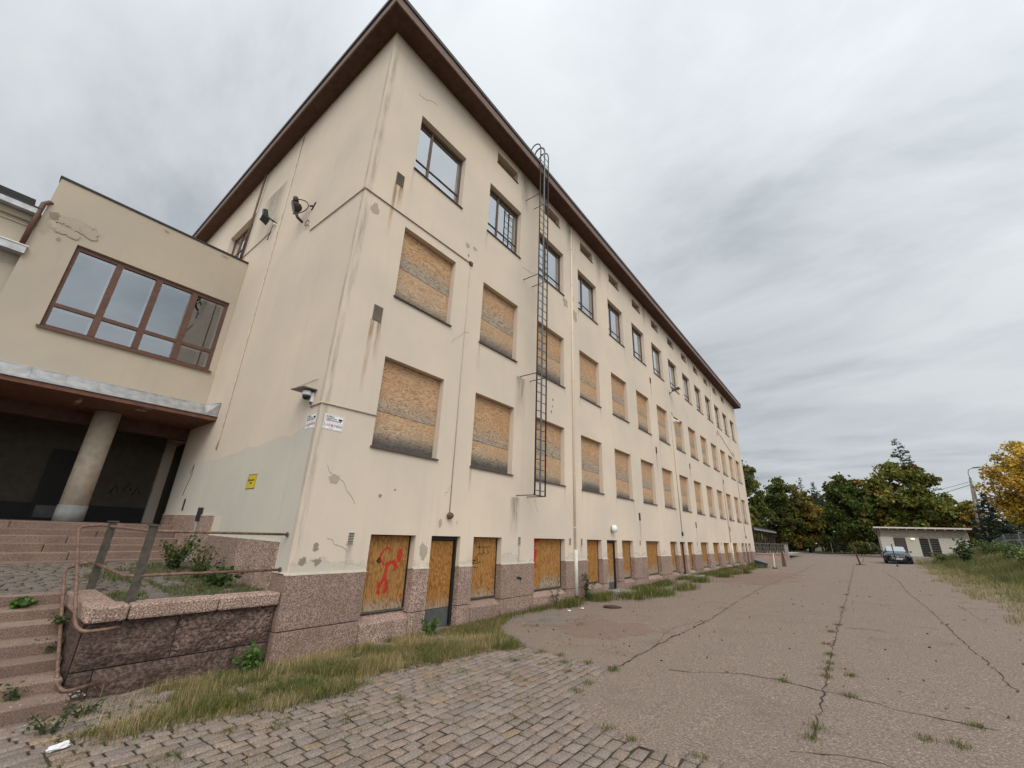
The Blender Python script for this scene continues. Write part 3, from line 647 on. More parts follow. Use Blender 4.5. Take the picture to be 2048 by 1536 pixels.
for r_ in (2, 3, 4):
    for (a, c0) in cols[:8]:
        for yy in (a-.05, c0-.03):
            if rs_.random() < .55: stain(fac_quad(yy, yy+rs_.uniform(.07, .16), ROW[r_][0]-rs_.uniform(.35, 1.3), ROW[r_][0]-.045, .0055), 'sill_stain', 'damp_streak')
# hairline cracks in the plaster
for (y, z, n_, dy, dz) in ((.35, 3.2, 7, .12, -.09), (.6, 1.9, 6, .08, -.07), (3.4, 2.9, 6, .05, .09), (7.1, 3.3, 8, .06, -.1), (9.9, 13.4, 8, .03, .16), (3.15, 6.9, 8, .1, .08), (6.2, 11.1, 7, .14, .05), (1.0, 14.0, 7, .12, .06)):
    b = MB(); p_ = []
    for k in range(n_): p_.append((.003, y, z)); y += dy*rs_.uniform(.3, 1.6)+rs_.gauss(0, .03); z += dz*rs_.uniform(.3, 1.6)+rs_.gauss(0, .03)
    b.tube(p_, .004, 4); b.build('crack', M['bare_plaster'], SB)
# grey paint-over on the end wall, hand rolled edges
rr = random.Random(11); top = [(-5.4, 3.62), (-4.6, 3.66), (-3.6, 3.7), (-3.2, 3.78), (-2.6, 3.74), (-2, 3.8), (-1.4, 3.86), (-1.0, 3.8), (-.5, 3.95), (-.06, 4.0)]
b = MB(); n_ = len(top)
for (x0, z0), (x1, z1) in zip(top, top[1:]):
    lo = 2.255 if x0 < -4.1 else (1.83 if x0 < -.55 else 1.34)
    b.quad((x0, -.0025, lo), (x1, -.0025, lo), (x1, -.0025, z1), (x0, -.0025, z0))
b.build('paint_patch', M['grey_paint'], SB)
b = MB(); b.quad((-8.2, -.002, 2.26), (-5.4, -.002, 2.26), (-5.4, -.002, 3.62), (-8.2, -.002, 3.7)); b.build('paint_patch', M['pale_plaster'], SB)
stain(gab_quad(-9.6, -8.0, 10.2, 11.4), 'rust_stain'); stain(gab_quad(-7.6, -5.6, 11.0, 13.5, -.004), 'grey_stain', 'damp_streak')
b = MB(); b.tube([(-6.9, -.006, 3.35), (-6.75, -.006, 3.6), (-6.72, -.006, 3.3), (-6.95, -.006, 2.9), (-7.0, -.006, 2.75)], .008, 5); b.build('graffiti', M['spray_black'], SB)
# graffiti: red scrawl on the first boarded opening, red tag on the double board, dark scribbles
def spray(name, strokes, w, mat, x=-.161, dx=0):
    b = MB()
    for pl in strokes:
        for (y0, z0), (y1, z1) in zip(pl, pl[1:]):
            d = math.hypot(y1-y0, z1-z0) or 1; ny, nz = -(z1-z0)/d*w, (y1-y0)/d*w; ey, ez = (y1-y0)/d*w*.5, (z1-z0)/d*w*.5
            b.quad((x, y0+ny-ey, z0+nz-ez), (x, y0-ny-ey, z0-nz-ez), (x, y1-ny+ey, z1-nz+ez), (x, y1+ny+ey, z1+nz+ez)); x += .00008
    return b.build(name, M[mat], SB)
def B1(px, py):  # sketch grid of the first board: width 1.15, height 1.46
    return (1.52+px*1.12, .55+py*1.42)
spray('graffiti', [[B1(.42, .80), B1(.36, .74), B1(.38, .66), B1(.46, .60), B1(.55, .58), B1(.62, .62), B1(.70, .66)], [B1(.42, .80), B1(.5, .83), B1(.58, .80)]], .018, 'spray_red')
spray('graffiti', [[B1(.52, .60), B1(.60, .63), B1(.70, .62), B1(.74, .55)], [B1(.78, .78), B1(.76, .70), B1(.80, .64), B1(.83, .74), B1(.80, .80)], [B1(.53, .58), B1(.52, .50), B1(.50, .42), B1(.47, .36), B1(.40, .33)], [B1(.50, .42), B1(.57, .37), B1(.60, .28), B1(.54, .22)], [B1(.44, .34), B1(.40, .24), B1(.44, .22)], [B1(.55, .34), B1(.54, .24)], [B1(.72, .62), B1(.76, .56), B1(.70, .52)]], .035, 'spray_red')
spray('graffiti', [[(7.25, 1.72), (7.30, 1.9), (7.36, 1.72)], [(7.42, 1.92), (7.52, 1.9), (7.5, 1.75), (7.40, 1.76), (7.42, 1.92)], [(7.42, 1.70), (7.5, 1.55), (7.42, 1.45), (7.52, 1.40)], [(7.26, 1.60), (7.32, 1.5), (7.26, 1.42), (7.34, 1.36)], [(7.45, 1.32), (7.5, 1.15), (7.42, 1.1)], [(7.28, 1.30), (7.36, 1.2), (7.3, 1.05)], [(7.5, 1.3), (7.58, 1.2)]], .03, 'spray_red')
spray('graffiti', [[(7.26, 1.93), (7.72, 1.93)], [(7.26, 1.86), (7.3, 1.2), (7.32, .9)], [(7.36, 1.7), (7.56, 1.6), (7.46, 1.3)]], .05, 'spray_red')
spray('graffiti', [[(4.86+q, 1.72), (4.98+q, 1.75), (4.93+q, 1.66), (4.99+q, 1.60), (4.90+q, 1.55)] for q in (0, .17, .34)], .011, 'spray_black')
spray('graffiti', [[(4.72, 1.42), (4.84, 1.42), (4.74, 1.36), (4.84, 1.34)], [(4.90, 1.46), (4.92, 1.34), (5.05, 1.38)], [(4.7, 1.28), (4.85, 1.24)]], .011, 'spray_black')
spray('graffiti', [[B1(.33, .64), B1(.36, .67)]], .05, 'spray_black')
b = MB(); b.tube([(.032, 6.36, .93), (.032, 6.42, .95), (.032, 6.5, .93), (.032, 6.55, .9)], .03, 6); b.build('graffiti', M['spray_black'], SB)
# ------------------------------------------------------------------ entrance wing
WX = -7.43; WB = empty('entrance_wing', (WX, -2.3, 0), 'lower beige entrance wing with brown four-pane window above a dark columned portico', 'building wing')
def wobj(o): o.parent = WB; o.matrix_parent_inverse = Matrix.Translation((-WX, 2.3, 0)); return o
def wb(b, name, mat, **k): return wobj(b.build(name, M[mat], None, **k))
TW = lambda u, v, d: (WX-d, u, v)
WW = (-3.85, -.18, 6.57, 9.0)
mb = MB(); wall_holes(mb, -4.63, -.004, 4.86, 10.66, [(*WW, .26)], TW)
mb.quad((WX, -4.63, 4.86), (WX-10, -4.63, 4.86), (WX-10, -4.63, 10.66), (WX, -4.63, 10.66)); mb.quad((WX, -4.63, 10.66), (WX, -.004, 10.66), (WX-10, -.004, 10.66), (WX-10, -4.63, 10.66))
mb.quad((WX-.2, -14, 4.86), (WX-.2, -4.63, 4.86), (WX-.2, -4.63, 9.5), (WX-.2, -14, 9.5))
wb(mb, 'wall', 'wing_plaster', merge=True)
mb = MB(); mb.box(WX-.3, WX+.03, -4.66, -.006, 10.663, 10.72); wb(mb, 'parapet_cap', 'dark_metal')
mb = MB(); mb.box(-14, WX-.27, WW[0]-.05, WW[1]+.05, WW[2]-.2, WW[3]+.3); 
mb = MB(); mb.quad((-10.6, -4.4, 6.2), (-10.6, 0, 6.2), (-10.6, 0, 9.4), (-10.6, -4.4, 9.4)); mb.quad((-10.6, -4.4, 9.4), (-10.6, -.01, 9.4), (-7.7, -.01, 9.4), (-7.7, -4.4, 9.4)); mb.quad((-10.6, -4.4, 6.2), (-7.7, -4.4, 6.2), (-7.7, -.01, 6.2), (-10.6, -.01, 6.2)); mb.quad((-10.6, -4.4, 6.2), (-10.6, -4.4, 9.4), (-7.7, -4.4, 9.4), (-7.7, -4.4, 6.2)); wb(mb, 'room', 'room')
# four-pane window
w_, h_ = WW[1]-WW[0], WW[3]-WW[2]; b = MB()
def bar(u0, u1, v0, v1, d0=.07, d1=.17): b.hexa([TW(WW[0]+u0, WW[2]+v0, d1), TW(WW[0]+u0, WW[2]+v0, d0), TW(WW[0]+u1, WW[2]+v0, d0), TW(WW[0]+u1, WW[2]+v0, d1), TW(WW[0]+u0, WW[2]+v1, d1), TW(WW[0]+u0, WW[2]+v1, d0), TW(WW[0]+u1, WW[2]+v1, d0), TW(WW[0]+u1, WW[2]+v1, d1)])
bar(0, .09, 0, h_); bar(w_-.09, w_, 0, h_); bar(.09, w_-.09, 0, .08); bar(.09, w_-.09, h_-.12, h_)
mu = [.09, w_*.252, w_*.5, w_*.748, w_-.09]
for q in mu[1:-1]: bar(q-.075, q+.075, .08, h_-.12, .06)
for i in range(4): bar(mu[i]+(.075 if i else 0), mu[i+1]-(.075 if i < 3 else 0), .60, .70, .075)
wf = wb(b, 'window', 'brown_paint')
for i in range(4):
    b = MB(); ti = rnd.gauss(0, .003)
    b.quad(TW(WW[0]+mu[i], WW[2]+.08, .115), TW(WW[0]+mu[i+1], WW[2]+.08, .115+ti), TW(WW[0]+mu[i+1], WW[2]+h_-.1, .115+ti), TW(WW[0]+mu[i], WW[2]+h_-.1, .115)); po = b.build('pane', M['wing_glass'], wf)
    b = MB()
    for (v0_, v1_) in ((.08, .60), (.70, h_-.12)):
        l, r_ = mu[i]+(.075 if i else 0), mu[i+1]-(.075 if i < 3 else 0)
        for (u0, u1, a0, a1) in ((r_-.05, r_, v0_, v1_), (l, r_, v1_-.06, v1_)):
            b.hexa([TW(WW[0]+u0, WW[2]+a0, .23), TW(WW[0]+u0, WW[2]+a0, .18), TW(WW[0]+u1, WW[2]+a0, .18), TW(WW[0]+u1, WW[2]+a0, .23), TW(WW[0]+u0, WW[2]+a1, .23), TW(WW[0]+u0, WW[2]+a1, .18), TW(WW[0]+u1, WW[2]+a1, .18), TW(WW[0]+u1, WW[2]+a1, .23)])
    b.build('inner_sash', M['white_inner'], wf)
b = MB(); b.hexa([(WX-.07, WW[0]-.05, WW[2]-.01), (WX+.07, WW[0]-.05, WW[2]-.07), (WX+.07, WW[1]+.05, WW[2]-.07), (WX-.07, WW[1]+.05, WW[2]-.01), (WX-.07, WW[0]-.05, WW[2]+.03), (WX+.07, WW[0]-.05, WW[2]-.02), (WX+.07, WW[1]+.05, WW[2]-.02), (WX-.07, WW[1]+.05, WW[2]+.03)]); b.build('sill', M['brown_paint'], wf)
# canopy
CX = -5.97; b = MB(); b.box(-8.3, CX, -12, -.006, 4.78, 4.885); cp = wb(b, 'canopy', 'canopy_paint')
b = MB(); b.box(CX-.05, CX+.035, -12, -.008, 4.888, 4.925); b.build('drip_edge', M['zinc'], cp)
b = MB(); rr = random.Random(4); n_ = 60
for k in range(n_):
    y0, y1 = -12+(11.7*k/n_), -12+(11.7*(k+1)/n_); j = lambda y: .012*mnoise.noise((y*3, 1, 2))
    for q in range(4):
        f0, f1 = q/4, (q+1)/4; P = lambda f, y: (CX-.01-.32*f+.014*mnoise.noise((y*4, f*4, 3)), y, 4.926+.30*f+j(y)*f)
        b.quad(P(f0, y0), P(f0, y1), P(f1, y1), P(f1, y0))
b.quad((CX-.33, -12, 5.226), (CX-.33, -.3, 5.226), (WX, -.3, 5.30), (WX, -12, 5.30))
b.quad((CX-.01, -.3, 4.926), (CX-.01, -.012, 4.926), (CX+.03, -.012, 5.29), (CX-.33, -.3, 5.226)); b.poly([(CX-.33, -.3, 5.226), (CX+.03, -.012, 5.29), (WX, -.012, 5.34), (WX, -.3, 5.3)])
b.build('metal_roof', M['zinc'], cp, smooth=False)
b = MB()
for k in range(21):
    y = -.33-.555*k; b.hexa([(CX+.0, y-.012, 4.93), (CX+.012, y-.012, 4.93), (CX+.012, y+.012, 4.93), (CX, y+.012, 4.93), (CX-.325, y-.012, 5.225), (CX-.31, y-.012, 5.24), (CX-.31, y+.012, 5.24), (CX-.325, y+.012, 5.225)])
b.tube([(CX-.335, -12, 5.232), (CX-.335, -.3, 5.232), (CX+.03, -.014, 5.296)], .012, 6)
b.build('seam', M['zinc'], cp)
for (x, y, w, h) in ((-6.5, -1.55, .3, .35), (-6.9, -2.7, 1.2, .16), (-6.1, -1.5, .15, .3), (-6.05, -.12, .16, .2)):
    b = MB(); b.quad((x-w/2, y-h/2, 4.776), (x+w/2, y-h/2, 4.776), (x+w/2, y+h/2, 4.776), (x-w/2, y+h/2, 4.776), [(0, 0), (1, 0), (1, 1), (0, 1)]); b.build('flaked_paint', M['peel'], cp)
# portico
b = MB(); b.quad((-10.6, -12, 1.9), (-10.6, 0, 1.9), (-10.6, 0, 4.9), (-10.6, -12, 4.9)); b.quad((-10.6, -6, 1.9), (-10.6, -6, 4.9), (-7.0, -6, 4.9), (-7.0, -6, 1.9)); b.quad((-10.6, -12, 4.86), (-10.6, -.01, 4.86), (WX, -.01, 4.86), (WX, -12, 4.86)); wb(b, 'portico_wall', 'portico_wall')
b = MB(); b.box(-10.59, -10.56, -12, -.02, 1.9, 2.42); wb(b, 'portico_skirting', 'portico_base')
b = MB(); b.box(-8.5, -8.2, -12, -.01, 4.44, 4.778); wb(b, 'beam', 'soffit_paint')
b = MB(); b.lathe([(.27, 2.36), (.27, 4.775)], (-7.75, -2.0, 0), seg=28); cl = wb(b, 'column', 'column_paint', smooth=True)
b = MB(); b.lathe([(.285, 1.96), (.285, 2.358)], (-7.75, -2.0, 0), seg=28); b.build('column_base', M['column_base'], cl, smooth=True)
b = MB(); b.box(-10.56, -10.5, -2.55, -1.45, 1.98, 3.95); dr = wb(b, 'door', 'door_dark')
b = MB(); b.box(-10.49, -10.47, -2.45, -1.55, 2.03, 2.36); b.build('kick_plate', M['kick_plate'], dr)
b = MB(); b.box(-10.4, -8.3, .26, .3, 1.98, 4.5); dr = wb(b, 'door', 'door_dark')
b = MB(); b.box(-10.55, -10.5, -1.0, -.15, 2.5, 3.6); 
spray_w = MB(); 
for (y, z) in ((-.9, 3.0), (-.6, 3.1), (-.35, 3.0), (-4.4, 3.2), (-4.0, 3.15)): spray_w.tube([(-10.595, y-.1, z-.2), (-10.595, y, z+.1), (-10.595, y+.08, z-.15)], .015, 4)
wb(spray_w, 'graffiti', 'spray_black')
# lower neighbouring part of the wing: eaves, ledge, drainpipe
b = MB(); b.box(WX-.25, -7.33, -14, -4.68, 9.35, 9.50); ev = wb(b, 'eaves', 'zinc'); b = MB(); b.box(WX-.25, -7.31, -14, -4.66, 9.503, 9.53); b.build('roof_edge', M['dark_metal'], ev)
b = MB(); b.box(WX-.25, -7.55, -14, -4.64, 9.18, 9.34); b.box(WX-.25, -7.6, -14, -4.64, 9.05, 9.09); wb(b, 'cornice', 'wing_plaster')
b = MB(); b.box(WX-.25, -7.33, -14, -4.60, 8.20, 8.39); ld = wb(b, 'ledge', 'zinc'); b = MB(); b.box(WX-.25, -7.31, -14, -4.58, 8.393, 8.42); b.build('ledge_cap', M['white_paint'], ld)
b = MB(); b.tube([(-7.50, -4.55, 9.85), (-7.42, -4.62, 9.83), (-7.36, -4.69, 9.70), (-7.37, -4.70, 9.3), (-7.37, -4.70, 8.45)], .055, 10); wb(b, 'drainpipe', 'brown_paint', smooth=True)
b = MB(); b.box(-13, -8.9, -13, -4.95, 9.5, 10.5); wb(b, 'roof_hatch', 'dark_box')
for (y, z, w, h, mt) in ((-4.0, 9.5, 1.25, .42, 'peel'), (-3.72, 9.42, .5, .5, 'peel'), (-4.12, 9.2, .7, .35, 'peel'), (-4.45, 9.5, .3, .3, 'peel_dark'), (-4.5, 9.1, .35, .8, 'damp'), (-4.2, 8.93, .14, .16, 'peel_dark'), (-4.75, 8.0, .7, .4, 'damp'), (-2.3, 10.5, .2, .08, 'peel_dark'), (-.7, 10.55, .3, .08, 'peel_dark')):
    x = (WX+.004 if y > -4.63 else WX-.196)+lift()*6
    b = MB(); b.quad((x, y-w/2, z-h/2), (x, y+w/2, z-h/2), (x, y+w/2, z+h/2), (x, y-w/2, z+h/2), [(0, 0), (1, 0), (1, 1), (0, 1)]); wb(b, 'flaked_plaster', mt)
# rim line of the arched plaster scar
b = MB(); b.tube([(WX+.004, -4.36, 9.36), (WX+.004, -4.33, 9.52), (WX+.004, -4.2, 9.62), (WX+.004, -4.02, 9.66), (WX+.004, -3.8, 9.63), (WX+.004, -3.62, 9.52), (WX+.004, -3.56, 9.34)], .008, 5); wb(b, 'crack', 'tar')
# ------------------------------------------------------------------ terrace, stairs, retaining wall, handrail
def tz(x): return 1.0+max(0, (-1.85-x))*.055
TP = [(-5.6, -9), (-1.86, -9), (-1.86, -2.03), (-.34, -2.03), (-.34, -.03), (-5.6, -.03)]
b = MB()
xs = [-5.7, -4.5, -3.2, -1.85]
for a, c0 in zip(xs, xs[1:]): b.quad((a, -9, tz(a)), (c0, -9, tz(c0)), (c0, -.02, tz(c0)), (a, -.02, tz(a)))
b.quad((-1.85, -2.34, 1.0), (-.1, -2.34, 1.0), (-.1, -.02, 1.0), (-1.85, -.02, 1.0))
tag(b.build('terrace', M['mortar']), kind='structure')
V, F, C = setts(TP, lambda x, y: tz(x), .11, 9, (-5.6, -.3, -8, 0), base=(.15, .125, .105), lift=.012)
tag(np_mesh('terrace_paving', V, F, M['sett'], C), kind='structure')
def stairs(name, label, n, x0, tr, z0, rs, yr, yl, seed, ext):
    st_ = empty(name, (x0, yr, 0), label, 'stairs'); rr = random.Random(seed)
    for k in range(n):
        X = x0+tr*k; Z = z0-rs*k; y1 = yr+ext.get(k, 0); b = MB(); y = y1
        while y > yl:
            L_ = rr.uniform(1.0, 2.1); ya = max(y-L_, yl); dx = rr.gauss(0, .014); dz = rr.gauss(0, .007)
            b.hexa([(X-tr*1.6, ya+.006, Z-rs*1.5), (X+dx, ya+.006, Z-rs*1.5), (X+dx, y-.006, Z-rs*1.5), (X-tr*1.6, y-.006, Z-rs*1.5), (X-tr*1.6, ya+.006, Z+dz+.004), (X+dx, ya+.006, Z+dz), (X+dx, y-.006, Z+dz), (X-tr*1.6, y-.006, Z+dz+.004)]); y = ya
        b.v = [(v[0]-(.035 if abs(v[2]-(Z-rs*1.5)) < 1e-6 and v[0] > X-.1 else 0), v[1], v[2]) for v in b.v]; o_ = b.build('step', M['granite_step'], st_, bevel=.014); o_.matrix_parent_inverse = Matrix.Translation((-x0, -yr, 0))
    return st_
stairs('lower_staircase', 'weedy pink granite steps climbing from the cobbles to the terrace', 8, -1.85, .37, 1.02, .141, -2.37, -9, 2, {6: .06, 7: .2})
stairs('upper_staircase', 'granite steps leading from the terrace up to the dark portico', 6, -6.9, .34, 1.965, .147, -.035, -12, 3, {})
b = MB(); b.box(-10.6, -6.95, -12, -.035, 1.5, 1.962); tag(b.build('portico_floor', M['granite_step']), kind='structure')
RWL = empty('retaining_wall', (-.1, -1.2, 0), 'rough pink granite retaining wall with smooth coping beside the lower steps', 'wall')
def rock(b, axis, u0, u1, z0, z1, plane, amp, seed, mk):
    nu, nz = max(3, int((u1-u0)/.045)), max(3, int((z1-z0)/.045)); base = len(b.v)
    for j in range(nz+1):
        for i in range(nu+1):
            u = u0+(u1-u0)*i/nu; z = z0+(z1-z0)*j/nz; e_ = min(i, nu-i, 2)/2*min(j, nz-j, 2)/2
            d = amp*(mnoise.fractal((u*2.6+seed, z*3.4, seed*1.7), .9, 2.1, 5)*.8+.45)*e_
            b.v.append(mk(u, z, d))
    for j in range(nz):
        for i in range(nu): b.f.append((base+j*(nu+1)+i, base+j*(nu+1)+i+1, base+(j+1)*(nu+1)+i+1, base+(j+1)*(nu+1)+i))
def block(y0, y1, z0, z1, seed):
    b = MB(); y0 += .006; y1 -= .006; z0 += .006; z1 -= .006
    rock(b, 'y', y0, y1, z0, z1, 0, .085, seed, lambda u, z, d: (-.11+d, u, z))
    b.quad((-.11, y0, z1), (-.11, y1, z1), (-.5, y1, z1), (-.5, y0, z1)); b.quad((-.11, y0, z0), (-.11, y0, z1), (-.5, y0, z1), (-.5, y0, z0)); b.quad((-.11, y1, z0), (-.5, y1, z0), (-.5, y1, z1), (-.11, y1, z1))
    o_ = b.build('stone_block', M['granite_rough'], RWL, smooth=True, merge=False); o_.matrix_parent_inverse = Matrix.Translation((.1, 1.2, 0))
block(-2.33, -1.34, .325, .85, 1.3); block(-1.34, -.03, .325, .85, 5.1); block(-2.1, -.52, -.35, .32, 9.7); block(-.52, -.03, -.35, .32, 3.3); block(-2.33, -2.1, -.35, .32, 7.7)
b = MB(); rock(b, 'x', -1.85, -.11, -.2, .86, 0, .04, 6.6, lambda u, z, d: (u, -2.335-d*.6, z)); o_ = b.build('stone_block', M['granite_rough'], RWL, smooth=True); o_.matrix_parent_inverse = Matrix.Translation((.1, 1.2, 0))
b = MB(); b.box(-.4, -.13, -2.3, -.04, -.3, .85); o_ = b.build('wall_core', M['tar'], RWL); o_.matrix_parent_inverse = Matrix.Translation((.1, 1.2, 0))
def coping(y0, y1, x0=-.36, x1=.0):
    b = MB(); b.box(x0, x1, y0, y1, .862, 1.052); o_ = b.build('coping_stone', M['granite_sill'] if False else M['granite'], RWL, bevel=.03); o_.matrix_parent_inverse = Matrix.Translation((.1, 1.2, 0)); return o_
coping(-1.945, -.925); coping(-.915, -.034)
b = MB(); P = [(-1.88, -2.36), (.02, -2.36), (.0, -1.957), (-.36, -1.957), (-.37, -2.03), (-1.88, -2.03)]
n0 = len(P); b.v = [(x, y, .862) for x, y in P]+[(x, y, 1.052) for x, y in P]; b.f = [tuple(range(n0))[::-1], tuple(range(n0, 2*n0))]+[(i, (i+1) % n0, n0+(i+1) % n0, n0+i) for i in range(n0)]
o_ = b.build('coping_stone', M['granite'], RWL, bevel=.03); o_.matrix_parent_inverse = Matrix.Translation((.1, 1.2, 0))
# handrail
HR = empty('handrail', (-.2, -1.9, 1.05), 'rusty double tube handrail on two flat posts, bending down along the steps', 'handrail')
def hb(b, name, mat, **k):
    o_ = b.build(name, M[mat], HR, **k); o_.matrix_parent_inverse = Matrix.Translation((.2, 1.9, -1.05)); return o_
def smooth_path(pts, it=2):
    P = [Vector(p) for p in pts]
    for _ in range(it):
        Q = [P[0]]
        for a, c0 in zip(P, P[1:]): Q += [a*.75+c0*.25, a*.25+c0*.75]
        Q.append(P[-1]); P = Q
    return P
def dens(pts, rad=.14):
    out_ = [Vector(pts[0])]
    for i in range(1, len(pts)-1):
        p0, p1, p2 = map(Vector, pts[i-1:i+2]); a = (p0-p1); c0 = (p2-p1); ra = min(rad, a.length*.45, c0.length*.45)
        A, B_ = p1+a.normalized()*ra, p1+c0.normalized()*ra
        for k in range(5):
            f_ = k/4; out_.append(A*(1-f_)**2+p1*2*f_*(1-f_)+B_*f_*f_)
    out_.append(Vector(pts[-1])); return out_
simple('rail_rust', (.19, .115, .085), .55, .25, var=.45, scale=16)
hb(MB().tube(dens([(-.24, -.03, 1.945), (-.20, -1.95, 1.955), (-1.85, -2.12, 1.975), (-2.45, -2.15, 1.985), (-2.43, -2.42, 1.95), (-.13, -2.42, .86), (.07, -2.36, .79), (.05, -2.02, .80)]), .021, 10), 'upper_rail', 'rail_rust', smooth=True)
hb(MB().tube(dens([(-.245, -.03, 1.375), (-.20, -1.95, 1.375), (-.30, -2.06, 1.375), (-1.85, -2.12, 1.405), (-2.35, -2.15, 1.41), (-2.28, -2.42, 1.33), (.02, -2.42, .27), (.16, -2.36, .20), (.0, -2.03, .20)]), .021, 10), 'lower_rail', 'rail_rust', smooth=True)
for (x, y, z1) in ((-.205, -1.93, 2.02), (-1.86, -2.105, 2.04)):
    b = MB(); b.box(x-.022, x+.022, y-.05, y+.05, 1.05, z1); p_ = hb(b, 'post', 'post_timber'); b = MB(); b.box(x-.04, x+.04, y-.068, y+.068, z1+.001, z1+.022); q = b.build('post_cap', M['post_timber'], p_)
for z in (1.945, 1.375):
    b = MB(); b.lathe([(.04, -.034), (.04, -.016)], (-.242, 0, z), 'y', 12); hb(b, 'wall_flange', 'rail_rust')
# ------------------------------------------------------------------ things fixed to the walls
LD = empty('roof_ladder', (.66, 6.53, 3.15), 'tall steel fall-protection ladder fixed to the facade and hooked over the eaves', 'ladder')
def lb(b, name, mat, **k):
    o_ = b.build(name, M[mat], LD, **k); o_.matrix_parent_inverse = Matrix.Translation((-.66, -6.53, -3.15)); return o_
def hoop(y, r=.26, zt=16.45, x=.66, n=10):
    return [(x, y, 3.15), (x, y, 9), (x, y, zt)]+[(x-r+r*math.cos(a), y, zt+r*1.5*math.sin(a)) for a in [math.pi*(k+1)/n for k in range(n)]]+[(x-2*r, y, zt-.3)]
for y in (6.26, 6.80): lb(MB().tube(hoop(y), .023, 8), 'side_rail', 'lamp_iron', smooth=True)
lb(MB().tube(hoop(6.53, .26, 16.5), .034, 4), 'guide_rail', 'grey_steel')
b = MB(); b.tube([(0, -.27, 0), (0, .27, 0)], .012, 6); r0 = lb(b, 'rung', 'lamp_iron'); r0.location = (.66, 6.53, 3.3)
for k in range(1, 44):
    q = dup(r0, LD, (.66, 6.53, 3.3+k*.3))
for z in (3.16, 6.92, 10.62, 14.2):
    for y in (6.26, 6.80): lb(MB().tube([(0, y, z), (.66, y, z)], .014, 6), 'wall_bracket', 'lamp_iron')
    lb(MB().tube([(.66, 6.26, z), (.66, 6.80, z)], .016, 6), 'cross_bar', 'lamp_iron')
DP = empty('downpipe', (.06, 9.62, 0), 'cream painted downpipe on the facade beside the ladder', 'downpipe', None)
b = MB(); b.tube([(.03, 9.62, .12), (.03, 9.62, 15.3)], .045, 10); q = b.build('pipe', M['plaster'], DP, smooth=True); q.matrix_parent_inverse = Matrix.Translation((-.06, -9.62, 0))
b = MB(); b.tube([(.055, 9.62, .22), (.055, 9.62, 1.65)], .068, 10); q = b.build('pipe', M['white_pipe'], DP, smooth=True); q.matrix_parent_inverse = Matrix.Translation((-.06, -9.62, 0))
b = MB(); b.tube([(.055, 9.62, .05), (.055, 9.62, .24)], .078, 10); q = b.build('pipe_boot', M['dark_metal'], DP); q.matrix_parent_inverse = Matrix.Translation((-.06, -9.62, 0))
for z in (2.35, 4.2, 6.0, 7.8, 9.9, 12.2, 14):
    b = MB(); b.lathe([(.053, z), (.053, z+.04)], (.03, 9.62, 0), seg=10); q = b.build('pipe_clip', M['plaster'], DP); q.matrix_parent_inverse = Matrix.Translation((-.06, -9.62, 0))
DP2 = empty('downpipe', (.06, 33.5, .3), 'pale downpipe with white foot near the far end of the facade', 'downpipe')
b = MB(); b.tube([(.03, 33.5, .5), (.03, 33.5, 15.3)], .045, 8); q = b.build('pipe', M['plaster'], DP2, smooth=True); q.matrix_parent_inverse = Matrix.Translation((-.06, -33.5, -.3))
b = MB(); b.tube([(.06, 33.5, .28), (.06, 33.5, 2.0)], .07, 8); q = b.build('pipe', M['white_pipe'], DP2, smooth=True); q.matrix_parent_inverse = Matrix.Translation((-.06, -33.5, -.3))
def cable(name, pts, r, mat, label, cat='cable'):
    b = MB(); b.tube(pts, r, 6); return tag(b.build(name, M[mat], None, smooth=True), label, cat)
cable('conduit', [(-2.66, -.02, 9.75), (.018, -.02, 9.69), (.02, .015, 9.69), (.02, 3.62, 9.72)], .013, 'conduit', 'thin dark conduit wrapping round the upper corner of the building')
cable('conduit', [(.015, 3.62, 9.72), (.018, 3.60, 6), (.015, 3.61, 2.5)], .011, 'pale_cable', 'beige cable dropping down the facade from a small junction box')
b = MB(); b.box(0, .05, 3.56, 3.68, 9.66, 9.77); tag(b.build('junction_box', M['rust_metal']), 'small rusty junction box at the end of the corner conduit', 'junction box')
b = MB(); b.lathe([(.03, 0), (.075, .02), (.085, .06), (.06, .12), (.03, .14)], (0, 3.6, 2.45), 'x', 14); tag(b.build('doorbell_lamp', M['rust_metal'], smooth=True), 'small round rusty lamp above the first boarded door', 'lamp')
cable('conduit', [(-.42, -.02, 4.33), (.018, -.02, 4.36), (.02, .02, 4.36), (.02, 1.24, 4.385)], .014, 'pale_cable', 'short pale conduit running from the corner camera to the boarded window')
cable('conduit', [(-5.28, -.02, 15.2), (-5.22, -.02, 4.2), (-5.25, -.02, 3.9)], .020, 'pale_cable', 'long beige cable clipped down the end wall')
cable('mast_pipe', [(-8.19, -.10, 15.2), (-8.21, -.10, 11.0)], .035, 'conduit', 'dark pipe crossing in front of the upper end wall window', 'pipe')
cable('conduit', [(-8.17, -.02, 11.3), (-5.9, -.02, 11.32)], .012, 'rust_metal', 'rusty conduit between the window and the floodlight')
cable('conduit', [(.02, 21.6, 9.8), (.02, 21.66, 2.5)], .022, 'pale_cable', 'beige cable dropping down the middle of the facade to a small box')
cable('conduit', [(.02, 34.0, 11), (.02, 39.6, 9.6), (.02, 39.72, 2.6)], .02, 'pale_cable', 'thin cable near the far end of the facade')
for (y, z) in ((21.66, 2.4), (39.74, 2.5)):
    b = MB(); b.box(0, .07, y-.06, y+.06, z-.1, z+.1); tag(b.build('junction_box', M['dark_metal']), 'small dark box under the middle facade cable' if y < 30 else 'small dark box under the far facade cable', 'junction box')
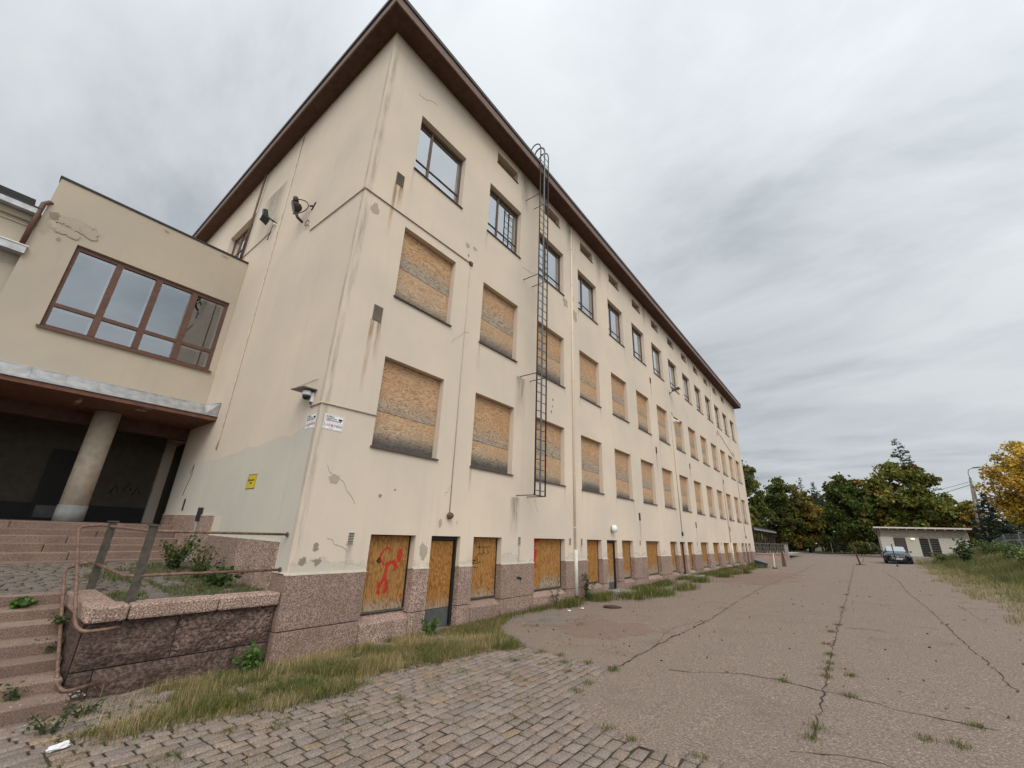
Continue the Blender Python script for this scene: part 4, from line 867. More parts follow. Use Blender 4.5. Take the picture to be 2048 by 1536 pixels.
# floodlight on the end wall
FL = empty('floodlight', (-5.75, 0, 11.6), 'square black floodlight with a dangling cable on the upper end wall', 'floodlight')
def fb(b, name, mat, par=FL, org=(-5.75, 0, 11.6), **k):
    o_ = b.build(name, M[mat], par, **k); o_.matrix_parent_inverse = Matrix.Translation(tuple(-q for q in org)); return o_
b = MB(); b.tube([(-5.62, 0, 11.5), (-5.62, -.2, 11.55), (-5.85, -.32, 11.75)], .045, 8); fb(b, 'arm', 'green_lamp')
b = MB(); b.hexa([(-6.35, -.55, 11.72), (-5.8, -.62, 11.72), (-5.85, -.25, 11.62), (-6.4, -.2, 11.62), (-6.42, -.58, 12.10), (-5.86, -.66, 12.10), (-5.9, -.45, 12.22), (-6.46, -.4, 12.22)]); fb(b, 'housing', 'green_lamp', bevel=.03)
b = MB(); b.quad((-6.32, -.556, 11.76), (-5.86, -.628, 11.76), (-5.9, -.668, 12.06), (-6.38, -.592, 12.06)); fb(b, 'lens', 'car_glass')
b = MB(); b.lathe([(.06, -.0), (.06, -.14)], (-5.62, 0, 11.42), 'y', 10); fb(b, 'mount', 'plastic_white')
b = MB(); b.tube([(-5.68, -.1, 11.4), (-5.8, -.1, 11.15), (-5.84, -.1, 10.9), (-5.98, -.1, 10.62), (-5.9, -.1, 10.6), (-5.78, -.1, 10.95)], .014, 5); fb(b, 'dangling_cable', 'dark_metal')
FL.scale = (.68, .68, .68)
# old round lamp on a hoop bracket
OL = empty('wall_lamp', (-3.2, 0, 10.6), 'old round green and brown lamp on a hoop bracket near the building corner', 'lamp')
c_ = Vector((-3.35, -.42, 10.72)); ax = Vector((-.35, -.85, -.42)).normalized(); rot = ax.to_track_quat('Z', 'Y').to_matrix().to_4x4()
def ob(b, name, mat, **k): return fb(b, name, mat, OL, (-3.2, 0, 10.6), **k)
b = MB(); b.lathe([(.06, -.34), (.16, -.30), (.27, -.12), (.30, .0), (.34, .02), (.34, .05)], (0, 0, 0), seg=24); b.v = [tuple(c_+(rot@Vector(v))*.72) for v in b.v]; ob(b, 'shade', 'lamp_iron', smooth=True)
b = MB(); b.lathe([(.27, .051), (.33, .075)], (0, 0, 0), seg=24); b.v = [tuple(c_+(rot@Vector(v))*.72) for v in b.v]; ob(b, 'lens', 'green_lamp')
b = MB(); b.tube([tuple(c_+Vector((0, 0, .24))), tuple(c_+Vector((-.08, -.02, .46)))], [.10, .09], 12); ob(b, 'ballast', 'lamp_iron', smooth=True)
b = MB(); b.tube([tuple(c_+Vector((.05, .05, -.20))), tuple(c_+Vector((.16, .14, -.46))), tuple(c_+Vector((.24, .3, -.6)))], [.055, .055, .045], 10); ob(b, 'neck', 'lamp_iron', smooth=True)
b = MB(); b.tube([tuple(c_+Vector((.42*math.sin(a)*1.0, .3*math.sin(a), .34*math.cos(a)+.03))) for a in [math.pi*k/12 for k in range(13)]], .018, 6); ob(b, 'hoop', 'lamp_iron')
b = MB(); b.tube([(-2.86, -.1, 10.75), (-2.72, 0, 10.75)], .03, 6); b.tube([(-2.62, -.02, 10.86), (-2.84, -.02, 10.6)], .02, 6); ob(b, 'wall_bracket', 'lamp_iron')
b = MB(); b.tube([(-2.88+.13*math.cos(a), -.05, 10.02+.13*math.sin(a)) for a in [2*math.pi*k/14 for k in range(13)]]+[(-2.7, -.02, 9.82)], .016, 5); ob(b, 'cable_loop', 'conduit')
OL.scale = (.78, .78, .78)
# corner dome camera under a small roof, with its two signs
CM = empty('dome_camera', (-.5, 0, 4.6), 'white dome camera under a small metal rain shelf at the building corner', 'camera')
def cb(b, name, mat, **k): return fb(b, name, mat, CM, (-.5, 0, 4.6), **k)
b = MB(); b.hexa([(-.95, -.36, 4.72), (-.22, -.36, 4.67), (-.22, -.004, 4.67), (-.95, -.004, 4.72), (-.95, -.36, 4.745), (-.22, -.36, 4.695), (-.22, -.004, 4.695), (-.95, -.004, 4.745)]); cb(b, 'rain_shelf', 'shelf_metal')
b = MB(); b.tube([(-.9, -.33, 4.74), (-.4, -.01, 5.0)], .006, 5); b.tube([(-.3, -.33, 4.70), (-.3, -.01, 5.0)], .006, 5); cb(b, 'stay', 'shelf_metal')
b = MB(); b.lathe([(.05, 4.66), (.105, 4.63), (.115, 4.55), (.10, 4.52)], (-.42, -.16, 0), seg=18); cb(b, 'housing', 'plastic_white', smooth=True)
b = MB(); b.lathe([(.095, 4.52), (.085, 4.46), (.05, 4.42), (.01, 4.41)], (-.42, -.16, 0), seg=18); cb(b, 'dome', 'plastic_black', smooth=True)
b = MB(); b.box(-.5, -.34, -.07, -.002, 4.38, 4.62); cb(b, 'mount', 'plastic_white')
b = MB(); b.tube([(-.42, -.04, 4.4), (-.42, -.03, 4.34), (-.36, -.02, 4.31)], .012, 5); cb(b, 'cable', 'plastic_black')
CM.scale = (.78, .78, .78)
def lansign(org, rot, label):
    # built facing +Z in the XY plane: width .41, height .30
    E = empty('camera_sign', org, label, 'sign', 'camera surveillance signs'); Mx = rot
    def sb(b, name, mat):
        b.v = [tuple(Mx@Vector(v)) for v in b.v]; return b.build(name, M[mat], E)
    b = MB(); b.box(0, .41, 0, .30, 0, .004); sb(b, 'panel', 'sign_white')
    b = MB()
    for (x0, x1, y0, y1) in ((.012, .398, .285, .29), (.012, .398, .01, .015), (.012, .017, .015, .285), (.393, .398, .015, .285), (.03, .38, .145, .149)): b.box(x0, x1, y0, y1, .004, .0048)
    sb(b, 'border', 'sign_dark')
    P = lambda x, y: Mx@Matrix.Translation((x, y, .0045))
    for i, s_ in enumerate(('ALUEELLA', 'TALLENTAVA', 'VIDEOVALVONTA')): text(s_, .040, E, M['sign_black'], 'lettering', P(.035, .245-.038*i), .0012, .92)
    # company name: capitals partly red, partly dark
    x = .022
    for ch, mt, w in (('L', 'sign_dark', .048), ('A', 'sign_red', .058), ('N', 'sign_dark', .062), ('&', 'sign_red', .058), ('W', 'sign_dark', .075), ('A', 'sign_red', .055), ('N', 'sign_dark', .06)):
        text(ch, .088, E, M[mt], 'lettering', P(x, .062), .0008, .86); x += w*.86
    text('turvallisuus', .022, E, M['sign_dark'], 'lettering', P(.12, .03), 0, .9)
    b = MB(); b.box(.30, .372, .205, .245, .004, .0055); b.box(.286, .30, .218, .232, .004, .0055); b.hexa([(.33, .175, .004), (.345, .175, .004), (.345, .175, .0055), (.33, .175, .0055), (.34, .205, .004), (.352, .205, .004), (.352, .205, .0055), (.34, .205, .0055)]); sb(b, 'camera_icon', 'sign_black')
    return E
Rf = Matrix(((0, 0, 1, 0), (1, 0, 0, 0), (0, 1, 0, 0), (0, 0, 0, 1)))      # x->+Y, y->+Z, z->+X
Rg = Matrix(((1, 0, 0, 0), (0, 0, -1, 0), (0, 1, 0, 0), (0, 0, 0, 1)))     # x->+X, y->+Z, z->-Y
lansign((.002, .105, 3.87), Rf, 'white camera surveillance sign on the long facade, right of the corner')
lansign((-.50, -.002, 3.87), Rg, 'white camera surveillance sign on the end wall, left of the corner')
YS = empty('warning_sign', (-2.65, -.003, 2.80), 'small yellow notice with two lines of dark text on the grey paint', 'sign')
b = MB(); b.box(0, .44, -.005, 0, 0, .31); b.build('panel', M['sign_yellow'], YS)
b = MB()
for (x0, x1, z0, z1) in ((0, .44, 0, .012), (0, .44, .298, .31), (0, .012, .012, .298), (.428, .44, .012, .298)): b.box(x0, x1, -.0062, -.005, z0, z1)
b.build('border', M['sign_black'], YS)
for s_, x, z in (('Katto lumet', .035, .165), ('varo', .14, .105)): text(s_, .072, YS, M['sign_black'], 'lettering', Rg@Matrix.Translation((x, z, .0055)), .002, .92)
# white globe lamp, facade floodlight, small cameras
GL = empty('globe_lamp', (0, 12.62, 2.4), 'white oval bulkhead lamp on the facade above the second boarded door', 'lamp')
b = MB(); b.lathe([(.10, 0), (.10, .05)], (0, 0, 0), 'x', 18); b.build('base', M['shelf_metal'], GL)
b = MB(); b.lathe([(.13, .05), (.15, .09), (.145, .15), (.11, .20), (.05, .225), (.01, .23)], (0, 0, .02), 'x', 20); b.build('shade', M['plastic_white'], GL, smooth=True)
F2 = empty('floodlight', (0, 21.9, 11.0), 'grey floodlight on an arm high on the facade between upper windows', 'floodlight')
b = MB(); b.tube([(0, 0, -.25), (.2, 0, -.2), (.45, 0, .05)], .04, 6); b.box(0, .08, -.1, .1, -.35, -.15); b.build('arm', M['shelf_metal'], F2)
b = MB(); b.hexa([(.3, -.2, -.1), (1.1, -.35, .1), (1.1, .35, .1), (.3, .2, -.1), (.3, -.2, .12), (1.1, -.35, .2), (1.1, .35, .2), (.3, .2, .12)]); b.build('housing', M['shelf_metal'], F2, bevel=.03); F2.scale = (.6, .6, .6)
C2 = empty('bullet_camera', (0, 22.2, 9.1), 'small white camera on the facade below the floodlight', 'camera')
b = MB(); b.tube([(.05, 0, 0), (.35, -.1, -.1)], .07, 10); b.build('body', M['plastic_white'], C2); b = MB(); b.box(0, .1, -.06, .06, -.1, .12); b.build('mount', M['plastic_white'], C2)
# bits on the terrace side of the end wall: vent slot and a conduit with bracket
b = MB(); b.box(-6.66, -6.58, -.02, 0, 2.35, 2.66)
for k in range(7): b.box(-6.655, -6.585, -.028, -.02, 2.37+k*.04, 2.388+k*.04)
tag(b.build('vent_grille', M['grille_dark']), 'narrow dark vent slot low on the end wall near the portico', 'vent')
CB = empty('cable_guard', (-5.0, -.06, 1.2), 'grey steel cable guard on the stepped granite base by the steps', 'cable guard')
b = MB(); b.tube([(0, 0, -.1), (0, 0, .9)], .035, 6); b.build('guard', M['fence_steel'], CB); b = MB(); b.box(-.05, .05, -.04, .04, .9, 1.22); b.build('box', M['dark_metal'], CB)
# ------------------------------------------------------------------ small ground things
def gthing(b, name, mat, x, y, label, cat, group=None, **k): return tag(b.build(name, M[mat], None, loc=(x, y, gz(x, y)), **k), label, cat, group)
b = MB(); rr = random.Random(8)
bm = bmesh.new(); bmesh.ops.create_icosphere(bm, subdivisions=3, radius=.09)
for v_ in bm.verts:
    q = v_.co.copy(); k = 1+.5*mnoise.noise(q*18)+.25*mnoise.noise(q*40); v_.co = Vector((q.x*k*1.5, q.y*k*.8, max(q.z*k*.5, -.02)))
me = bpy.data.meshes.new('litter'); bm.to_mesh(me); bm.free(); me.materials.append(M['paper']); o = bpy.data.objects.new('litter', me); COL.objects.link(o); o.location = (1.55, -2.5, gz(1.5, -2.5)+.05); o.rotation_euler = (0, 0, 2.0); o.scale = (.62, .62, .62); tag(o, 'crumpled white paper lying on the cobbles by the bottom step', 'litter')
for i, (x, y, l_) in enumerate(((.92, 7.7, 'small white scrap of paper under the downpipe, nearer one'), (1.0, 8.3, 'small white scrap of paper under the downpipe, further one'))):
    q = o.copy(); COL.objects.link(q); q.location = (x, y, gz(x, y)+.03); q.scale = (.42, .42, .45); q.rotation_euler = (0, 0, i*1.3); tag(q, l_, 'litter')
b = MB(); b.lathe([(.27, 0), (.27, .03)], (0, 0, .0), seg=24); b.lathe([(.23, .031), (.23, .036)], (0, 0, .0), seg=24); gthing(b, 'manhole_cover', 'lamp_iron', 1.55, 9.15, 'round dark iron manhole cover half hidden by grass near the wall', 'manhole')
b = MB(); b.box(-.05, .75, 12.1, 13.1, -.1, .22); tag(b.build('doorstep', M['concrete'], None, bevel=.02), 'low concrete doorstep in the grass at the second boarded door', 'doorstep')
b = MB(); b.box(-.05, .8, 21.1, 22.3, -.1, .33); tag(b.build('doorstep', M['concrete'], None, bevel=.02), 'low concrete doorstep further along the facade', 'doorstep')
# ------------------------------------------------------------------ foliage
def _noop(): pass
def leaves(P, size, cols, rg, aspect=.7, flat=0.0):
    n = len(P); d = rg.normal(size=(n, 3)); d /= np.linalg.norm(d, axis=1)[:, None]; d[:, 2] *= (1-flat)
    e_ = rg.normal(size=(n, 3)); e_ -= d*(e_*d).sum(1)[:, None]/np.maximum((d*d).sum(1), 1e-6)[:, None]; e_ /= np.linalg.norm(e_, axis=1)[:, None]
    s = size*rg.uniform(.6, 1.3, n)[:, None]
    A = P-d*s; B_ = P+e_*s*aspect; C_ = P+d*s; D = P-e_*s*aspect
    V = np.stack([A, B_, C_, D], 1).reshape(-1, 3); F = np.arange(4*n).reshape(-1, 4); return V, F
def tree(name, label, cat, x, y, H, rx, cz, rz, n, size, palette, seed, trunk_h=None, clumps=34, group=None, skew=(0, 0), gap=.8, tr=.22, low=0.0):
    rg = np.random.default_rng(seed); z0 = gz(x, y) if y < 100 else gz(x, 90)
    T = empty(name, (x, y, z0), label, cat, group)
    # clump centres inside a bumpy envelope
    cc = []
    while len(cc) < clumps:
        v = rg.normal(size=3); v /= np.linalg.norm(v); r = rg.uniform(.25, 1.0)**.6
        if v[2]*r < -1+low: continue
        cc.append((v[0]*rx*r*.86+skew[0]*(v[2]*r), v[1]*rx*r*.86+skew[1]*(v[2]*r), cz+v[2]*rz*r*.88))
    cc = np.array(cc)
    b = MB(); th = trunk_h or H*.62
    b.tube([(0, 0, -.3), (rg.normal(0, .08), rg.normal(0, .08), th*.4), (rg.normal(0, .15), rg.normal(0, .15), th)], [tr, tr*.8, tr*.4], 8)
    for k in range(0, len(cc), 2):
        c0 = cc[k]; s0 = min(th*.95, max(H*.12, c0[2]-rx*.55)); mid = ((c0[0])*.45, (c0[1])*.45, (s0+c0[2])/2+.2)
        b.tube([(0, 0, s0*.8), mid, tuple(c0)], [tr*.38, tr*.22, .03], 5)
    b.build('trunk', M['bark'], T, smooth=True)
    wts = rg.uniform(.5, 1.4, len(cc)); wts /= wts.sum(); idx = rg.choice(len(cc), n, p=wts)
    cr_ = rg.uniform(.16, .30, len(cc))*(rx+rz)*.52*gap
    v = rg.normal(size=(n, 3)); v /= np.linalg.norm(v, axis=1)[:, None]; r = rg.uniform(0, 1, n)**.45
    P = cc[idx]+v*r[:, None]*cr_[idx][:, None]*np.array([1.1, 1.1, .8])
    P[:, 2] = np.maximum(P[:, 2], .3)
    pal = np.array([p_[0] for p_ in palette]); pw_ = np.array([p_[1] for p_ in palette], float); pw_ /= pw_.sum()
    cb_ = pal[rg.choice(len(pal), len(cc), p=pw_)]*rg.uniform(.8, 1.2, len(cc))[:, None]; col = cb_[idx]*rg.uniform(.6, 1.5, n)[:, None]
    o2 = rg.random(n) < .5; col[o2] = pal[rg.choice(len(pal), o2.sum(), p=pw_)]*rg.uniform(.7, 1.3, o2.sum())[:, None]
    ou = rg.random(n) < .14; P[ou] += rg.normal(0, 1, (ou.sum(), 3))*(rx+rz)*.035*np.array([1, 1, .8])
    V, F = leaves(P, size, None, rg); np_mesh('crown', V, F, M['leaf'], col, T); return T
def conifer(name, label, x, y, H, r, n, palette, seed, z00=None, lean=(0, 0), dens_top=1.0, size=.2, bare=0.12):
    rg = np.random.default_rng(seed); z0 = gz(x, y) if y < 100 else gz(x, 90); T = empty(name, (x, y, z0), label, 'tree')
    b = MB(); b.tube([(0, 0, -.3), (lean[0]*.4, lean[1]*.4, H*.5), (lean[0], lean[1], H)], [.2, .13, .02], 7); P = []; D = []
    z = H*bare
    while z < H*.99:
        f_ = (z-H*bare)/(H*(1-bare)); L_ = r*(1-f_)**.8*rg.uniform(.7, 1.15)+.15; nb = 5
        for k in range(nb):
            a = rg.uniform(0, 2*math.pi); lx, ly = lean[0]*z/H, lean[1]*z/H; tip = (lx+L_*math.cos(a), ly+L_*math.sin(a), z+L_*rg.uniform(-.15, .35))
            b.tube([(lx, ly, z), tip], [.035, .008], 4, False); m_ = max(4, int(n*L_/r/140))
            for q in range(m_):
                u = rg.uniform(.15, 1.05)**.7; P.append((lx+(tip[0]-lx)*u+rg.normal(0, .10), ly+(tip[1]-ly)*u+rg.normal(0, .10), z+(tip[2]-z)*u+rg.normal(0, .08)))
        z += rg.uniform(.25, .5)*max(.6, H/14)
    b.build('trunk', M['bark'], T); P = np.array(P); V, F = leaves(P, size, None, rg, .35, .5)
    pal = np.array(palette); col = pal[rg.integers(0, len(pal), len(P))]*rg.uniform(.6, 1.4, len(P))[:, None]; np_mesh('crown', V, F, M['leaf'], col, T); return T
GRN = [((0.085, 0.119, 0.024), 4), ((0.124, 0.147, 0.026), 3), ((0.186, 0.168, 0.032), 2), ((0.265, 0.183, 0.036), .5)]
DGR = [((0.073, 0.098, 0.024), 5), ((0.106, 0.130, 0.026), 3), ((0.162, 0.147, 0.032), 1.5), ((0.227, 0.147, 0.036), .4)]
AUT = [((0.194, 0.161, 0.030), 4), ((0.267, 0.168, 0.030), 2.5), ((0.127, 0.140, 0.027), 3), ((0.312, 0.155, 0.030), .8)]
MIX = [((0.116, 0.140, 0.023), 5), ((0.178, 0.166, 0.029), 4.5), ((0.240, 0.166, 0.033), 1.6), ((0.279, 0.122, 0.030), .3), ((0.085, 0.108, 0.023), 3)]
YEL = [((.58, .39, .055), 4), ((.50, .33, .045), 4), ((.32, .23, .04), 2), ((.20, .17, .035), 1.2), ((.40, .22, .04), .8)]
tree('maple_tree', 'tall dark green maple directly behind the far end of the building', 'tree', -6.6, 80, 15.6, 4.6, 9.4, 6.3, 16000, .24, DGR, 1, clumps=90, low=.1, gap=.66)
tree('maple_tree', 'broad dark olive tree to the right of the far building end', 'tree', -2.0, 88, 13.2, 4.3, 7.2, 6.0, 17000, .24, DGR+[((.16, .12, .03), 1.5)], 2, clumps=80, gap=.7)
tree('maple_tree', 'brownish autumn tree left of the two thin spruces', 'tree', .9, 92, 11.4, 3.2, 5.6, 5.4, 13000, .23, AUT, 3, clumps=64, gap=.75)
tree('bush_tree', 'low yellow green tree over the shelter roof at the building corner', 'tree', -6.2, 76, 6.5, 3.4, 3.6, 2.8, 6500, .2, AUT+GRN, 12, clumps=44)
conifer('spruce_tree', 'thin bare-topped spruce left of the gap in the trees', .2, 106, 15.0, 2.0, 2600, [(.06, .07, .06), (.08, .085, .065)], 4, lean=(.3, 0), size=.19)
conifer('spruce_tree', 'slender dark spruce standing in the gap beside the round maple', 2.7, 103, 13.6, 2.3, 4200, [(.045, .06, .052), (.065, .08, .065)], 5, size=.19)
tree('maple_tree', 'round green maple with orange patches left of the shed', 'tree', 7.7, 82, 12.9, 3.5, 6.8, 5.8, 21000, .22, [((.055, .095, .018), 5), ((.085, .115, .022), 4), ((.20, .10, .022), 1.2), ((.13, .12, .025), 2)], 6, clumps=100, gap=.7)
tree('maple_tree', 'largest wide olive and brown maple rising above the shed', 'tree', 14.5, 86, 14.4, 6.2, 7.4, 6.5, 34000, .235, MIX, 7, clumps=150, gap=.62)
tree('maple_tree', 'reddish top of a maple just right of the tall pine', 'tree', 16.8, 92, 15.0, 2.2, 12.3, 2.2, 4200, .21, [((.20, .045, .028), 2), ((.15, .09, .028), 4), ((.10, .10, .025), 3)], 8, clumps=34, trunk_h=11.5)
conifer('pine_tree', 'tall thin pine leaning above all the other trees', 18.6, 110, 22.0, 4.0, 6500, [(.055, .075, .055), (.075, .095, .065)], 9, lean=(-.9, 0), size=.25, bare=.45)
tree('maple_tree', 'olive tree behind the right half of the shed', 'tree', 20.4, 90, 9.8, 2.9, 5.3, 4.3, 12000, .22, MIX, 10, clumps=54)
tree('bush_tree', 'small orange-brown tree at the foot of the lamp pole', 'tree', 20.9, 84, 7.6, 1.9, 4.6, 3.0, 5200, .2, AUT, 11, clumps=36, gap=.75)
conifer('spruce_tree', 'dark low conifer between the lamp pole and the yellow tree', 19.9, 66, 7.2, 2.2, 6000, [(.026, .04, .028), (.038, .052, .032)], 13, size=.2, bare=.02)
tree('linden_tree', 'bright yellow autumn tree at the right edge of the picture', 'tree', 19.95, 46, 8.6, 3.9, 4.9, 3.9, 30000, .10, YEL, 14, clumps=190, gap=.72, low=.1)
tree('maple_tree', 'pale olive tree filling the gap at the end of the road', 'tree', 4.2, 98, 9.6, 3.0, 4.8, 4.6, 11000, .23, MIX, 61, clumps=60, gap=.75)
tree('maple_tree', 'yellow green tree behind the left end of the shed', 'tree', 10.6, 95, 11.6, 3.6, 6.2, 5.2, 13000, .23, [((.16, .16, .035), 4), ((.20, .17, .04), 3), ((.11, .135, .03), 3)], 62, clumps=70, gap=.72)
tree('bush_tree', 'dark green bush under the yellow tree behind the fence', 'bush', 22.5, 58, 4.5, 3.4, 2.2, 1.9, 6000, .17, DGR, 15, clumps=40, tr=.08)
tree('bush_tree', 'dark bush right of the far path, left of the shed', 'bush', 8.0, 74, 2.4, 1.9, 1.0, 1.0, 4200, .12, GRN, 16, clumps=34, tr=.06)
tree('bush_tree', 'dense dark hedge bush filling the ground under the round maple', 'bush', 5.8, 88, 4.6, 3.8, 2.0, 2.0, 6000, .19, DGR, 17, clumps=44, tr=.08)
tree('bush_tree', 'dense dark bush at the far end of the path under the autumn tree', 'bush', -1.5, 90, 4.6, 4.2, 2.0, 2.2, 6000, .19, DGR+AUT, 18, clumps=44, tr=.08)
tree('bush_tree', 'dark undergrowth bush behind the shelter railing', 'bush', -7.5, 90, 5, 4.4, 2.2, 2.4, 6000, .19, DGR, 19, clumps=44, tr=.08)
# far wood closing the horizon
rg = np.random.default_rng(77); n = 26000; X = rg.uniform(-70, 90, n); hh = 5.5+2.2*np.sin(X*.21)+1.6*np.sin(X*.53+1); P = np.stack([X, rg.uniform(108, 124, n), .7+1.6*hh*rg.uniform(0, 1, n)**.8], 1)
pal = np.array([(.030, .042, .018), (.045, .055, .02), (.08, .065, .022), (.035, .05, .025)]); V, F = leaves(P, .5, None, rg); o = np_mesh('far_wood', V, F, M['leaf'], pal[rg.integers(0, 4, n)]*rg.uniform(.6, 1.4, n)[:, None]); tag(o, kind='stuff')
# grass -----------------------------------------------------------------
def blades(P, h, w, cols, rg, bend=.5):
    n = len(P); a = rg.uniform(0, 2*math.pi, n); d = np.stack([np.cos(a), np.sin(a), np.zeros(n)], 1); s = np.stack([-np.sin(a), np.cos(a), np.zeros(n)], 1)
    h = h*rg.uniform(.45, 1.25, n); be = bend*h*rg.uniform(.1, 1.2, n)
    m1 = P+d*(be*.35)[:, None]; m1[:, 2] += h*.55; t1 = P+d*be[:, None]; t1[:, 2] += h
    W = (w*rg.uniform(.6, 1.3, n))[:, None]
    V = np.stack([P-s*W, P+s*W, m1+s*W*.7, m1-s*W*.7, t1], 1).reshape(-1, 3); k = np.arange(n)*5
    F = np.concatenate([np.stack([k, k+1, k+2], 1), np.stack([k, k+2, k+3], 1), np.stack([k+3, k+2, k+4], 1)])
    c = cols[rg.integers(0, len(cols), n)]*rg.uniform(.65, 1.35, n)[:, None]
    return V, F, np.concatenate([c, c, c])
GC = np.array([(.14, .14, .035), (.10, .12, .03), (.24, .19, .06), (.40, .29, .13), (.48, .36, .17), (.17, .15, .045), (.34, .25, .10), (.28, .20, .08)])
GG = np.array([(.085, .115, .028), (.11, .14, .035), (.06, .09, .022), (.15, .155, .045)])
def grass(pts_fn, n, h, w, pal, seed, name='grass', bend=.5, hv=None):
    rg = np.random.default_rng(seed); P = []
    while len(P) < n:
        q = pts_fn(rg)
        if q is not None: P.append((q[0], q[1], gz(q[0], q[1])+(q[2] if len(q) > 2 else 0)))
    P = np.array(P); hh_ = h if hv is None else h*np.array([hv(p_) for p_ in P]); V, F, C_ = blades(P, hh_, w, pal, rg, bend)
    return tag(np_mesh(name, V, F, M['grass_blade'], C_), kind='stuff')
GP = [(.05, -2.4), (1.0, -2.6), (1.75, -2.14), (1.72, -1.74), (1.89, -1.26), (2.14, -.79), (2.2, .04), (1.85, .8), (2.06, 1.52), (2.15, 2.59), (2.55, 3.42), (1.65, 3.9), (.8, 4.64), (.35, 5.6), (.05, 6)]
def pn(x, y, s=1.0): return mnoise.noise((x*s, y*s, 3.1))
def strip(rg):
    x, y = rg.uniform(.0, 2.6), rg.uniform(-2.6, 6); jx, jy = x+rg.normal(0, .07), y+rg.normal(0, .07)
    if not inpoly(jx, jy, GP): return None
    bare_ = 0.9 if y < -1.5 and x < 1.2 else .0
    if rg.random() < bare_: return None
    if pn(x, y, 1.8) < -.38: return None
    return (x, y)
grass(strip, 60000, .10, .0023, np.concatenate([GC, GG]), 21, bend=.95, hv=lambda p: .75+.9*max(0, pn(p[0]+9, p[1], 1.1)+.25))
grass(lambda rg: (lambda q: q if q and pn(q[0], q[1], .9) > .05 else None)(strip(rg)), 8000, .165, .0016, np.array([(.50, .38, .20), (.44, .32, .15), (.56, .44, .25)]), 22, bend=.35)
grass(lambda rg: (lambda q: q if q and pn(q[0]+5, q[1], 1.2) > .1 else None)(strip(rg)), 15000, .11, .0034, GG, 23, bend=1.0)
def base(rg):
    y = rg.uniform(5.5, 36); x = abs(rg.normal(0, .14))+.04
    return (x, y) if pn(0, y, .7)+.30 > rg.random()*.8 else None
grass(base, 9000, .17, .0045, np.concatenate([GG, GC[:3]]), 24)
ISL = [(1.15, 11.6, .75, .9), (.9, 13.4, .6, .9), (1.6, 13.0, .6, 1.0), (1.75, 15.6, .45, 1.2), (1.3, 19.6, .5, .9), (1.5, 23.4, .5, .6), (1.4, 26.2, .5, 1.3), (1.9, 27.4, .3, .6), (1.2, 31.6, .7, 1.3), (1.6, 34.5, .5, .8), (.5, 16.5, .4, 1.6), (.5, 21.5, .4, 1.6), (.6, 25, .4, 1.5), (.45, 29, .4, 2), (.9, 36.8, .6, 1.0), (.5, 39, .4, 1.5), (.5, 10.4, .5, .6), (.4, 8.6, .3, .8)]
def isl(rg):
    c_ = ISL[rg.integers(0, len(ISL))]; return (c_[0]+rg.normal(0, c_[2]*.42), c_[1]+rg.normal(0, c_[3]*.42)) if rg.random() < .9 else None
def isl2(rg):
    q = isl(rg); return q if q and q[0] > .05 else None
grass(isl2, 15000, .26, .006, np.concatenate([GG, GG, GC[:4]]), 25, bend=.7)
TF_ = [(1.32, 5.3), (1.17, 6.0), (2.2, 6.1), (6.88, 7.1), (6.95, 6.2), (6.98, 4.65), (6.95, 2.1), (6.98, 2.45), (8.08, 2.76), (7.84, 2.77), (6.9, 8.56), (6.97, 5.5), (6.96, 5.1), (6.97, 9.6), (7.25, 4.9), (4.36, 3.2), (4.4, 3.1), (3.9, 3.22), (3.3, 3.35), (2.9, 3.4), (4.42, 2.3), (4.45, 1.9), (5.3, 1.05), (5.6, .95), (6.2, .98), (8.3, 3.5), (6.5, 4.05), (7.24, 3.83), (6.99, 13), (7.02, 17), (2.9, 2.6), (2.7, 1.6), (3.3, 1.9), (2.9, .3), (2.6, -1.0), (3.0, -.5), (2.3, -1.4), (2.5, -1.9), (3.4, 2.7), (3.9, 2.6), (3.6, 3.0)]
def tuft(rg):
    i = rg.integers(0, len(TF_)); c_ = TF_[i]; s = .10 if i < 3 else .045; return (c_[0]+rg.normal(0, s), c_[1]+rg.normal(0, s*1.3), .008)
grass(tuft, 4200, .045, .0026, np.concatenate([GG, GC[:3]]), 26, bend=.9)
def joints(rg):   # weeds in the cobble joints
    x, y = rg.uniform(1.6, 4.6), rg.uniform(-3.2, 3.3)
    if not inpoly(x, y, CP) or pn(x, y, 2.3) < .18: return None
    return (x, y, .01)
grass(joints, 8000, .032, .0022, np.concatenate([GG, GC]), 27, bend=1.0)
def verge(rg):
    y = 7+rg.uniform(0, 1)**1.4*52; x = edge_x(y)+rg.uniform(-.15, 1)*7+max(0, (y-26)*.045)
    return (x, y)
grass(verge, 64000, .26, .006, np.array([(.36, .29, .14), (.28, .24, .10), (.24, .22, .08), (.15, .17, .05), (.42, .34, .18), (.20, .20, .07)]), 28, hv=lambda p: .55+.7*min(1, max(0, (p[0]-11.3)/3)), bend=.6)
def verge2(rg):
    y = rg.uniform(14, 52); x = edge_x(y)+1.0+rg.uniform(0, 1)*5
    return (x, y) if pn(x, y, .35) > -.12 else None
grass(verge2, 26000, .40, .009, np.array([(.09, .12, .04), (.12, .15, .05), (.15, .16, .055), (.22, .20, .08)]), 29, bend=.5)
rg = np.random.default_rng(91); P = []
while len(P) < 5200:
    q = strip(rg)
    if q: P.append((q[0]+rg.normal(0, .08), q[1]+rg.normal(0, .08), gz(q[0], q[1])+.015+rg.uniform(0, .03)))
P = np.array(P); V, F = leaves(P, .022, None, rg, .45, .75); tag(np_mesh('ground_litter', V, F, M['leaf'], np.array([(.20, .15, .08), (.13, .10, .055), (.09, .10, .03)])[rg.integers(0, 3, len(P))]*rg.uniform(.5, 1.4, len(P))[:, None]), kind='stuff')
